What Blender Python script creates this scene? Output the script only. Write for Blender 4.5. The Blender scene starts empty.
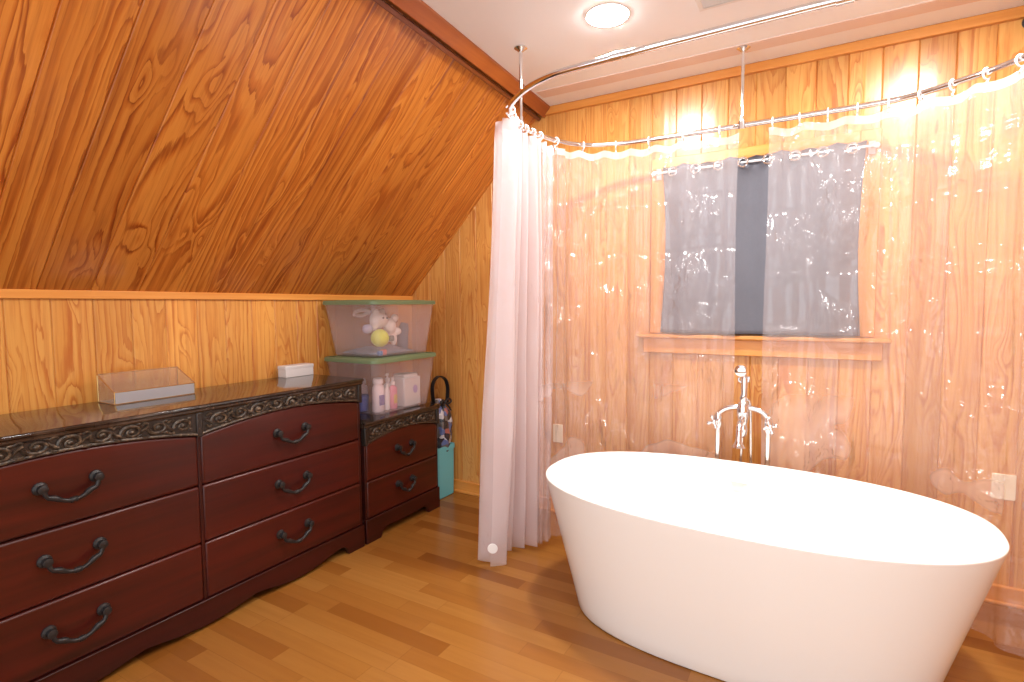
import bpy, bmesh, math, random
from mathutils import Vector, Matrix

# ------------------------------------------------------------------ camera, world, lights, exposure
S = bpy.context.scene
COL = S.collection
S.view_settings.view_transform = 'Standard'
S.view_settings.look = 'None'
S.view_settings.gamma = 1.0
S.view_settings.use_curve_mapping = False
S.view_settings.exposure = 0.12
S.cycles.transparent_max_bounces = 32
S.cycles.max_bounces = 10
S.cycles.sample_clamp_indirect = 6.0

YAW, PITCH, ROLL = math.radians(30.30), math.radians(3.783), math.radians(-0.347)
fw = Vector((-math.sin(YAW) * math.cos(PITCH), math.cos(YAW) * math.cos(PITCH), -math.sin(PITCH)))
rt = Vector((math.cos(YAW), math.sin(YAW), 0))
up = rt.cross(fw)
rt2 = rt * math.cos(ROLL) + up * math.sin(ROLL)
up2 = up * math.cos(ROLL) - rt * math.sin(ROLL)
cd = bpy.data.cameras.new('camera')
cd.sensor_width = 36.0
cd.lens = 18.94
cd.clip_start = 0.02
cam = bpy.data.objects.new('camera', cd)
COL.objects.link(cam)
cam.matrix_world = Matrix(((rt2.x, up2.x, -fw.x, 0), (rt2.y, up2.y, -fw.y, 0), (rt2.z, up2.z, -fw.z, 1.35), (0, 0, 0, 1)))
S.camera = cam

W = bpy.data.worlds.new('world')
S.world = W
W.use_nodes = True
W.node_tree.nodes['Background'].inputs[0].default_value = (0.89, 0.95, 1.0, 1)
W.node_tree.nodes['Background'].inputs[1].default_value = 2.1

ROOM_Z = 2.59
WALL_Y = 3.125
KNEE_X = -2.70
LAMP_W = [420.0, 400.0, 150.0, 240.0, 240.0]      # emission strength of each glowing dome
LIGHTS = [(-0.85, 2.285), (0.37, 2.285), (-0.85, 0.75), (0.37, 0.75), (-0.2, -0.8)]  # last three are unseen fill lights added out of view


# ------------------------------------------------------------------ materials
def new_mat(name):
    m = bpy.data.materials.new(name)
    m.use_nodes = True
    nt = m.node_tree
    b = nt.nodes['Principled BSDF']
    return m, nt, b


def simple(name, col, rough=0.5, metal=0.0, spec=0.5, coat=0.0, trans=0.0, emis=None, estr=0.0, alpha=1.0):
    m, nt, b = new_mat(name)
    b.inputs['Base Color'].default_value = (*col, 1)
    b.inputs['Roughness'].default_value = rough
    b.inputs['Metallic'].default_value = metal
    b.inputs['Specular IOR Level'].default_value = spec
    b.inputs['Coat Weight'].default_value = coat
    b.inputs['Transmission Weight'].default_value = trans
    b.inputs['Alpha'].default_value = alpha
    if emis:
        b.inputs['Emission Color'].default_value = (*emis, 1)
        b.inputs['Emission Strength'].default_value = estr
    return m


def srgb(r, g, b):
    f = lambda c: (c / 255 / 12.92) if c / 255 <= 0.04045 else ((c / 255 + 0.055) / 1.055) ** 2.4
    return (f(r), f(g), f(b))


class NT:
    def __init__(s, nt):
        s.nt = nt

    def m(s, op, a, b=None, c=None):
        n = s.nt.nodes.new('ShaderNodeMath')
        n.operation = op
        for i, v in enumerate((a, b, c)):
            if v is None:
                continue
            if isinstance(v, (int, float)):
                n.inputs[i].default_value = v
            else:
                s.nt.links.new(v, n.inputs[i])
        return n.outputs[0]

    def xyz(s, x, y, z):
        n = s.nt.nodes.new('ShaderNodeCombineXYZ')
        for i, v in enumerate((x, y, z)):
            if isinstance(v, (int, float)):
                n.inputs[i].default_value = v
            else:
                s.nt.links.new(v, n.inputs[i])
        return n.outputs[0]

    def noise(s, vec, scale, detail=2.0, rough=0.5, out='Fac'):
        n = s.nt.nodes.new('ShaderNodeTexNoise')
        n.inputs['Scale'].default_value = scale
        n.inputs['Detail'].default_value = detail
        n.inputs['Roughness'].default_value = rough
        s.nt.links.new(vec, n.inputs['Vector'])
        return n.outputs[out]

    def white(s, vec):
        n = s.nt.nodes.new('ShaderNodeTexWhiteNoise')
        n.noise_dimensions = '3D'
        s.nt.links.new(vec, n.inputs['Vector'])
        return n.outputs['Value'], n.outputs['Color']

    def ramp(s, fac, stops, interp='LINEAR'):
        n = s.nt.nodes.new('ShaderNodeValToRGB')
        n.color_ramp.interpolation = interp
        el = n.color_ramp.elements
        while len(el) < len(stops):
            el.new(0.5)
        for e, (p, c) in zip(el, stops):
            e.position = p
            e.color = (*c, 1) if len(c) == 3 else c
        s.nt.links.new(fac, n.inputs[0])
        return n.outputs[0]

    def mix(s, fac, a, b, blend='MIX'):
        n = s.nt.nodes.new('ShaderNodeMix')
        n.data_type = 'RGBA'
        n.blend_type = blend
        for key, v in ((0, fac), (6, a), (7, b)):
            if isinstance(v, (int, float)):
                n.inputs[key].default_value = v
            elif isinstance(v, tuple):
                n.inputs[key].default_value = (*v, 1)
            else:
                s.nt.links.new(v, n.inputs[key])
        return n.outputs[2]

    def obj(s):
        n = s.nt.nodes.new('ShaderNodeTexCoord')
        return n.outputs['Object']

    def sep(s, v):
        n = s.nt.nodes.new('ShaderNodeSeparateXYZ')
        s.nt.links.new(v, n.inputs[0])
        return n.outputs[0], n.outputs[1], n.outputs[2]

    def bump(s, h, strength, dist, bsdf):
        n = s.nt.nodes.new('ShaderNodeBump')
        n.inputs['Strength'].default_value = strength
        n.inputs['Distance'].default_value = dist
        s.nt.links.new(h, n.inputs['Height'])
        s.nt.links.new(n.outputs[0], bsdf.inputs['Normal'])
        return n


def pine(name, light, mid, dark, width, u0, seed, ring=0.014, amp=0.16, rough=0.3, contrast=1.0, swap=False, tint=0.5, knots=0.55, streak=0.45):
    """flat-sawn pine boards: u = object X across the boards, v = object Y along them"""
    m, nt, b = new_mat(name)
    N = NT(nt)
    x, y, z = N.sep(N.obj())
    if swap:
        x, y = y, x
    q = N.m('DIVIDE', N.m('SUBTRACT', x, u0), width)
    bid = N.m('FLOOR', q)
    ul = N.m('MULTIPLY', N.m('SUBTRACT', N.m('SUBTRACT', q, bid), 0.5), width)
    rv, rc = N.white(N.xyz(bid, seed, 3.7))
    rs = nt.nodes.new('ShaderNodeSeparateColor')
    nt.links.new(rc, rs.inputs[0])
    r1, r2, r3 = rs.outputs
    v2 = N.m('ADD', y, N.m('MULTIPLY', r1, 23.0))
    cx = N.m('MULTIPLY', N.m('SUBTRACT', r2, 0.5), width * 1.5)
    dn = N.noise(N.xyz(N.m('MULTIPLY', ul, 2.6), N.m('MULTIPLY', v2, 0.42), N.m('MULTIPLY', bid, 7.31)), 1.25, 2.0, 0.42)
    d = N.m('MULTIPLY', N.m('SUBTRACT', dn, N.m('ADD', 0.28, N.m('MULTIPLY', r3, 0.3))), amp * 2.2)
    kn = N.noise(N.xyz(N.m('MULTIPLY', ul, 10.0), N.m('MULTIPLY', v2, 2.6), N.m('MULTIPLY', bid, 3.3)), 1.0, 1.0, 0.4)
    d = N.m('ADD', d, N.m('MULTIPLY', N.m('POWER', N.m('MAXIMUM', N.m('SUBTRACT', kn, 0.52), 0.0), 1.2), knots))
    wob2 = N.noise(N.xyz(N.m('MULTIPLY', ul, 110.0), N.m('MULTIPLY', v2, 5.0), bid), 1.0, 3.0, 0.65)
    wob = N.noise(N.xyz(N.m('MULTIPLY', ul, 24.0), N.m('MULTIPLY', v2, 2.2), bid), 1.0, 4.0, 0.6)
    uu = N.m('SUBTRACT', ul, cx)
    r = N.m('SQRT', N.m('ADD', N.m('MULTIPLY', uu, uu), N.m('MULTIPLY', d, d)))
    r = N.m('ADD', r, N.m('MULTIPLY', N.m('SUBTRACT', wob, 0.5), 0.030))
    r = N.m('ADD', r, N.m('MULTIPLY', N.m('SUBTRACT', wob2, 0.5), 0.009))
    irr = N.noise(N.xyz(N.m('MULTIPLY', r, 55.0), bid, seed), 1.0, 1.0, 0.5)
    r = N.m('ADD', r, N.m('MULTIPLY', N.m('SUBTRACT', irr, 0.5), ring * 1.6))
    ph = N.m('FRACT', N.m('DIVIDE', r, ring))
    c = N.ramp(ph, [(0.0, light), (0.30, light), (0.62, mid), (0.86, dark), (0.93, dark), (1.0, light)])
    fade = N.ramp(N.noise(N.xyz(N.m('MULTIPLY', ul, 14.0), N.m('MULTIPLY', v2, 1.6), bid), 1.0, 2.0, 0.5), [(0.35, (0.6, 0.6, 0.6)), (0.62, (0, 0, 0))])
    c = N.mix(fade, c, N.mix(0.45, light, mid))
    # slow colour drift and board to board tint
    drift = N.noise(N.xyz(N.m('MULTIPLY', ul, 5.0), N.m('MULTIPLY', v2, 0.9), bid), 1.6, 3.0, 0.55)
    c = N.mix(N.m('MULTIPLY', drift, 0.55 / contrast), c, mid)
    st = N.noise(N.xyz(N.m('MULTIPLY', ul, 48.0), N.m('MULTIPLY', v2, 1.7), bid), 1.0, 4.0, 0.62)
    c = N.mix(N.m('MULTIPLY', N.ramp(st, [(0.50, (0, 0, 0)), (0.66, (1, 1, 1))]), streak), c, dark)
    c = N.mix(N.m('MULTIPLY', N.ramp(st, [(0.34, (1, 1, 1)), (0.46, (0, 0, 0))]), streak), c, light)
    fib = N.noise(N.xyz(N.m('MULTIPLY', ul, 260.0), N.m('MULTIPLY', v2, 5.0), bid), 1.0, 2.0, 0.6)
    c = N.mix(N.m('MULTIPLY', fib, 0.28), c, dark)
    tone = N.ramp(rv, [(0.0, (0.74, 0.67, 0.60)), (0.5, (0.94, 0.92, 0.90)), (1.0, (1.10, 1.10, 1.08))])
    c = N.mix(tint, c, tone, 'MULTIPLY')
    nt.links.new(c, b.inputs['Base Color'])
    b.inputs['Roughness'].default_value = rough
    b.inputs['Coat Weight'].default_value = 0.25
    b.inputs['Coat Roughness'].default_value = 0.18
    N.bump(N.m('ADD', N.m('MULTIPLY', ph, 0.25), fib), 0.12, 0.001, b)
    return m


def grain(name, light, dark, axis, scale=1.0, rough=0.35, coat=0.2, spec=0.5, ampl=1.0):
    """plain straight grained wood for trim and furniture; axis = grain direction 0/1/2"""
    m, nt, b = new_mat(name)
    N = NT(nt)
    x, y, z = N.sep(N.obj())
    k = [60.0 * scale] * 3
    k[axis] = 2.2 * scale
    v = N.xyz(N.m('MULTIPLY', x, k[0]), N.m('MULTIPLY', y, k[1]), N.m('MULTIPLY', z, k[2]))
    n1 = N.noise(v, 0.55, 3.0, 0.6)
    k2 = [9.0] * 3
    k2[axis] = 0.9
    n2 = N.noise(N.xyz(N.m('MULTIPLY', x, k2[0]), N.m('MULTIPLY', y, k2[1]), N.m('MULTIPLY', z, k2[2])), 1.3, 3.0, 0.6)
    f = N.m('ADD', N.m('MULTIPLY', n1, 0.6), N.m('MULTIPLY', n2, 0.55))
    c = N.ramp(f, [(0.36, dark), (0.72, light)])
    nt.links.new(c, b.inputs['Base Color'])
    b.inputs['Roughness'].default_value = rough
    b.inputs['Coat Weight'].default_value = coat
    b.inputs['Coat Roughness'].default_value = 0.15
    b.inputs['Specular IOR Level'].default_value = spec
    N.bump(n1, 0.06 * ampl, 0.001, b)
    return m


def floor_mat():
    m, nt, b = new_mat('laminate_floor')
    N = NT(nt)
    x, y, z = N.sep(N.obj())
    wdt, ln = 0.0835, 0.62
    q = N.m('DIVIDE', N.m('ADD', y, 0.013), wdt)
    row = N.m('FLOOR', q)
    fy = N.m('SUBTRACT', q, row)
    ro, _ = N.white(N.xyz(row, 5.1, 0.3))
    p = N.m('ADD', N.m('DIVIDE', x, ln), N.m('MULTIPLY', ro, 7.0))
    colm = N.m('FLOOR', p)
    fx = N.m('SUBTRACT', p, colm)
    rv, rc = N.white(N.xyz(row, colm, 1.9))
    base = N.ramp(rv, [(0.0, srgb(128, 76, 28)), (0.12, srgb(144, 90, 36)), (0.5, srgb(154, 102, 44)), (0.85, srgb(162, 111, 52)), (1.0, srgb(148, 95, 39))])
    g = N.noise(N.xyz(N.m('MULTIPLY', x, 2.2), N.m('MULTIPLY', y, 38.0), N.m('MULTIPLY', rv, 40.0)), 1.0, 4.0, 0.6)
    c = N.mix(N.m('MULTIPLY', N.m('SUBTRACT', g, 0.3), 0.55), base, srgb(116, 66, 26))
    sy = N.m('LESS_THAN', N.m('MINIMUM', fy, N.m('SUBTRACT', 1.0, fy)), 0.010)
    sx = N.m('LESS_THAN', N.m('MINIMUM', fx, N.m('SUBTRACT', 1.0, fx)), 0.0016)
    seam = N.m('MAXIMUM', sx, sy)
    c = N.mix(N.m('MULTIPLY', seam, 0.4), c, srgb(96, 52, 20))
    nt.links.new(c, b.inputs['Base Color'])
    b.inputs['Roughness'].default_value = 0.26
    N.bump(g, 0.03, 0.001, b)
    return m


def vinyl(name, haze, tint, seed, crease=1.0, patch=0.0, uv_axis=None):
    """clear plastic film: straight transparency, a little milky scatter, glossy creases"""
    m, nt, b = new_mat(name)
    N = NT(nt)
    nt.nodes.remove(b)
    out = nt.nodes['Material Output']
    o = N.obj()
    x, y, z = N.sep(o)
    u = N.m('ADD', x, y)
    # packing folds (grid) and crumples
    wn = N.noise(N.xyz(u, z, seed), 3.0, 2.0, 0.5)
    wob = N.m('MULTIPLY', N.m('SUBTRACT', wn, 0.5), 0.10)
    fz = N.m('PINGPONG', N.m('ADD', N.m('ADD', z, wob), seed * 0.13), 0.135)
    fu = N.m('PINGPONG', N.m('ADD', N.m('ADD', u, wob), seed * 0.21), 0.16)
    fold = N.m('ADD', N.m('SMOOTH_MIN', fz, 0.02, 0.02), N.m('SMOOTH_MIN', fu, 0.02, 0.02))
    cr = N.noise(N.xyz(N.m('MULTIPLY', u, 26.0), N.m('MULTIPLY', z, 13.0), seed), 1.0, 2.5, 0.55)
    crm = N.noise(N.xyz(N.m('MULTIPLY', u, 3.4), N.m('MULTIPLY', z, 2.6), seed + 4.0), 1.0, 1.0, 0.5)
    crmask = N.ramp(crm, [(0.46, (0, 0, 0)), (0.60, (1, 1, 1))])
    soft = N.noise(N.xyz(N.m('MULTIPLY', u, 9.0), N.m('MULTIPLY', z, 2.0), seed), 1.0, 2.0, 0.5)
    vo = nt.nodes.new('ShaderNodeTexVoronoi')
    vo.feature = 'SMOOTH_F1'
    vo.inputs['Scale'].default_value = 1.0
    vo.inputs['Smoothness'].default_value = 0.25
    nt.links.new(N.xyz(N.m('ADD', N.m('MULTIPLY', u, 11.0), N.m('MULTIPLY', cr, 1.6)), N.m('ADD', N.m('MULTIPLY', z, 4.2), N.m('MULTIPLY', wn, 3.0)), seed), vo.inputs['Vector'])
    h = N.m('ADD', N.m('MULTIPLY', fold, 0.8), N.m('ADD', N.m('MULTIPLY', N.m('MULTIPLY', vo.outputs['Distance'], crmask), 0.17), N.m('MULTIPLY', soft, 0.03)))
    bp = nt.nodes.new('ShaderNodeBump')
    bp.inputs['Strength'].default_value = 1.0
    bp.inputs['Distance'].default_value = 0.55 * crease
    nt.links.new(h, bp.inputs['Height'])
    tr = nt.nodes.new('ShaderNodeBsdfTransparent')
    tr.inputs[0].default_value = (*tint, 1)
    df = nt.nodes.new('ShaderNodeBsdfDiffuse')
    df.inputs[0].default_value = (0.93, 0.86, 0.87, 1)
    tl = nt.nodes.new('ShaderNodeBsdfTranslucent')
    tl.inputs[0].default_value = (0.95, 0.89, 0.91, 1)
    md = nt.nodes.new('ShaderNodeMixShader')
    md.inputs[0].default_value = 0.5
    nt.links.new(df.outputs[0], md.inputs[1])
    nt.links.new(tl.outputs[0], md.inputs[2])
    ms = nt.nodes.new('ShaderNodeMixShader')
    nt.links.new(tr.outputs[0], ms.inputs[1])
    nt.links.new(md.outputs[0], ms.inputs[2])
    if patch > 0:
        pn = N.noise(N.xyz(N.m('MULTIPLY', u, 1.5), N.m('MULTIPLY', z, 2.3), seed + 9.0), 1.0, 1.5, 0.4)
        pm = N.m('MULTIPLY', N.ramp(pn, [(0.50, (0, 0, 0)), (0.515, (1, 1, 1))]), N.ramp(z, [(0.44, (0, 0, 0)), (0.47, (1, 1, 1)), (0.84, (1, 1, 1)), (0.95, (0, 0, 0))]))
        nt.links.new(N.m('ADD', haze, N.m('MULTIPLY', pm, patch)), ms.inputs[0])
    else:
        ms.inputs[0].default_value = haze
    gl = nt.nodes.new('ShaderNodeBsdfGlossy')
    gl.inputs['Roughness'].default_value = 0.17
    nt.links.new(bp.outputs[0], gl.inputs['Normal'])
    lw = nt.nodes.new('ShaderNodeLayerWeight')
    nt.links.new(bp.outputs[0], lw.inputs['Normal'])
    frs = N.m('ADD', 0.045, N.m('MULTIPLY', N.m('POWER', lw.outputs['Facing'], 4.0), 0.5))
    mg = nt.nodes.new('ShaderNodeMixShader')
    nt.links.new(N.m('MINIMUM', frs, 0.5), mg.inputs[0])
    nt.links.new(ms.outputs[0], mg.inputs[1])
    nt.links.new(gl.outputs[0], mg.inputs[2])
    nt.links.new(mg.outputs[0], out.inputs['Surface'])
    return m


def film(name, tint, haze, milk, rough=0.15):
    """thin moulded see-through plastic (storage boxes, bag)"""
    m, nt, b = new_mat(name)
    nt.nodes.remove(b)
    out = nt.nodes['Material Output']
    tr = nt.nodes.new('ShaderNodeBsdfTransparent')
    tr.inputs[0].default_value = (*tint, 1)
    df = nt.nodes.new('ShaderNodeBsdfDiffuse')
    df.inputs[0].default_value = (*milk, 1)
    gl = nt.nodes.new('ShaderNodeBsdfGlossy')
    gl.inputs['Roughness'].default_value = rough
    N = NT(nt)
    lw = nt.nodes.new('ShaderNodeLayerWeight')
    frs = N.m('ADD', 0.03, N.m('MULTIPLY', N.m('POWER', lw.outputs['Facing'], 4.0), 0.5))
    ms = nt.nodes.new('ShaderNodeMixShader')
    ms.inputs[0].default_value = haze
    nt.links.new(tr.outputs[0], ms.inputs[1])
    nt.links.new(df.outputs[0], ms.inputs[2])
    mg = nt.nodes.new('ShaderNodeMixShader')
    nt.links.new(frs, mg.inputs[0])
    nt.links.new(ms.outputs[0], mg.inputs[1])
    nt.links.new(gl.outputs[0], mg.inputs[2])
    nt.links.new(mg.outputs[0], out.inputs['Surface'])
    return m


M = {}
M['pine_slope'] = pine('pine_slope', srgb(226, 154, 68), srgb(196, 112, 38), srgb(132, 56, 12), 0.183, 0.348, 11.0, ring=0.026, amp=0.24, rough=0.30, tint=0.75)
M['pine_knee'] = pine('pine_knee', srgb(228, 174, 94), srgb(216, 150, 70), srgb(180, 96, 38), 0.1457, 0.795, 31.0, ring=0.024, amp=0.20, rough=0.32, tint=0.7)
M['pine_far'] = pine('pine_far', srgb(224, 172, 98), srgb(212, 148, 74), srgb(180, 100, 42), 0.1357, -0.348, 57.0, ring=0.022, amp=0.20, rough=0.30, tint=0.7)
M['trim_x'] = grain('trim_x', srgb(226, 156, 76), srgb(204, 124, 48), 0)
M['trim_y'] = grain('trim_y', srgb(226, 158, 78), srgb(206, 128, 50), 1)
M['trim_z'] = grain('trim_z', srgb(226, 156, 76), srgb(204, 124, 48), 2)
M['trim_red'] = grain('trim_red', srgb(170, 92, 36), srgb(138, 66, 22), 1)
M['trim_dark'] = grain('trim_dark', srgb(120, 58, 22), srgb(88, 38, 12), 1)
M['floor'] = floor_mat()
M['ceiling'] = simple('ceiling_paint', (0.91, 0.93, 0.96), rough=0.42, spec=0.4)
M['ceil_shade'] = simple('beige_shade_band', srgb(232, 212, 202), rough=0.5)  # shade of the ceiling band put into a beige colour
M['tub'] = simple('white_acrylic', (0.90, 0.885, 0.85), rough=0.18, spec=0.5, coat=0.2)
M['chrome'] = simple('chrome', (0.82, 0.83, 0.85), rough=0.08, metal=1.0)
M['steel'] = simple('brushed_steel', (0.70, 0.69, 0.68), rough=0.18, metal=1.0)
M['dark_slot'] = simple('dark_slot', (0.02, 0.02, 0.02), rough=0.6)
M['cherry'] = grain('cherry_veneer', srgb(74, 18, 11), srgb(42, 9, 6), 1, scale=0.8, rough=0.36, coat=0.10, ampl=0.5, spec=0.45)
M['cherry_dark'] = grain('cherry_case', srgb(60, 15, 10), srgb(36, 9, 6), 1, scale=0.8, rough=0.38, coat=0.05, ampl=0.5, spec=0.35)
M['handle'] = simple('black_iron', (0.022, 0.021, 0.022), rough=0.38, metal=0.35)
M['white_plastic'] = simple('white_plastic', (0.82, 0.81, 0.80), rough=0.4)
M['cream_plate'] = simple('cream_plate', srgb(240, 228, 200), rough=0.4)
M['black'] = simple('black_plastic', (0.012, 0.012, 0.013), rough=0.45)
M['white_card'] = simple('white_card', srgb(226, 222, 222), rough=0.6)
M['brass'] = simple('brass_edge', srgb(206, 170, 110), rough=0.25, metal=0.9)
M['teal'] = simple('teal_plastic', srgb(104, 186, 196), rough=0.4)
M['lid_green'] = simple('green_lid', srgb(112, 132, 98), rough=0.4)
M['bin'] = film('bin_plastic', (0.985, 0.965, 0.97), 0.13, (0.88, 0.80, 0.82))
M['glass_box'] = film('glass_panel', (0.96, 0.95, 0.93), 0.06, (0.8, 0.74, 0.66), 0.05)
M['frost'] = simple('frosted_mirror', srgb(176, 180, 188), rough=0.25, metal=0.35)
M['ring_plastic'] = simple('ring_plastic', (0.85, 0.85, 0.86), rough=0.25)
M['glass'] = simple('window_glass', (0.9, 0.95, 1.0), rough=0.02, trans=1.0)
M['night'] = simple('outside_siding', (0.05, 0.055, 0.06), rough=0.8)


def frieze_mat():
    m, nt, b = new_mat('carved_frieze')
    N = NT(nt)
    o = N.obj()
    n = N.noise(o, 60.0, 4.0, 0.65)
    c = N.ramp(n, [(0.35, srgb(26, 21, 19)), (0.60, srgb(44, 36, 32)), (0.78, srgb(92, 78, 62))])
    nt.links.new(c, b.inputs['Base Color'])
    b.inputs['Roughness'].default_value = 0.42
    N.bump(n, 0.25, 0.002, b)
    return m


def scroll_mat():
    m, nt, b = new_mat('antique_scrollwork')
    N = NT(nt)
    n = N.noise(N.obj(), 75.0, 3.0, 0.6)
    c = N.ramp(n, [(0.34, srgb(34, 27, 24)), (0.56, srgb(76, 64, 52)), (0.74, srgb(134, 114, 92))])
    nt.links.new(c, b.inputs['Base Color'])
    b.inputs['Roughness'].default_value = 0.36
    b.inputs['Metallic'].default_value = 0.25
    return m


def top_mat():
    m, nt, b = new_mat('dark_polished_stone')
    N = NT(nt)
    n = N.noise(N.obj(), 9.0, 5.0, 0.65)
    c = N.ramp(n, [(0.35, srgb(24, 19, 18)), (0.55, srgb(48, 38, 33)), (0.72, srgb(78, 62, 50))])
    nt.links.new(c, b.inputs['Base Color'])
    b.inputs['Roughness'].default_value = 0.10
    b.inputs['Specular IOR Level'].default_value = 0.5
    b.inputs['Coat Weight'].default_value = 0.35
    b.inputs['Coat Roughness'].default_value = 0.04
    return m


def cloth_mat(name, c1, c2):
    m, nt, b = new_mat(name)
    N = NT(nt)
    x, y, z = N.sep(N.obj())
    n = N.noise(N.xyz(N.m('MULTIPLY', x, 400.0), N.m('MULTIPLY', y, 400.0), N.m('MULTIPLY', z, 400.0)), 1.0, 2.0)
    nt.links.new(N.ramp(n, [(0.3, c1), (0.7, c2)]), b.inputs['Base Color'])
    b.inputs['Roughness'].default_value = 0.85
    b.inputs['Sheen Weight'].default_value = 0.2
    return m


def print_mat(name):
    """printed clear bag: blue, white and red blotches"""
    m, nt, b = new_mat(name)
    N = NT(nt)
    o = N.obj()
    v = nt.nodes.new('ShaderNodeTexVoronoi')
    v.inputs['Scale'].default_value = 26.0
    nt.links.new(o, v.inputs['Vector'])
    sp = nt.nodes.new('ShaderNodeSeparateColor')
    nt.links.new(v.outputs['Color'], sp.inputs[0])
    c = N.ramp(sp.outputs[0], [(0.0, srgb(44, 46, 54)), (0.34, srgb(96, 112, 160)), (0.5, srgb(200, 202, 210)), (0.68, srgb(104, 98, 96)), (0.92, srgb(160, 96, 90))], 'CONSTANT')
    nt.links.new(c, b.inputs['Base Color'])
    b.inputs['Roughness'].default_value = 0.2
    b.inputs['Coat Weight'].default_value = 0.5
    n = N.noise(o, 30.0, 3.0)
    N.bump(n, 0.6, 0.02, b)
    return m


M['frieze'] = frieze_mat()
M['scroll'] = scroll_mat()
M['top'] = top_mat()
M['gray_cloth'] = cloth_mat('gray_blackout_cloth', srgb(92, 94, 103), srgb(106, 108, 118))
M['print'] = print_mat('printed_plastic')
M['vinyl_l'] = vinyl('clear_vinyl', 0.23, (0.99, 0.955, 0.95), 2.0, 1.1, 0.17)
M['vinyl_r'] = vinyl('clear_vinyl_wide', 0.23, (0.99, 0.96, 0.95), 5.0, 1.1, 0.17)
M['vinyl_b'] = vinyl('gathered_vinyl', 0.46, (0.99, 0.975, 0.985), 8.0, 0.22)
M['hem'] = vinyl('vinyl_hem', 0.52, (0.98, 0.95, 0.95), 3.0, 0.4)
M['hem_b'] = vinyl('vinyl_hem_gathered', 0.55, (0.98, 0.96, 0.97), 4.0, 0.4)


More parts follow.
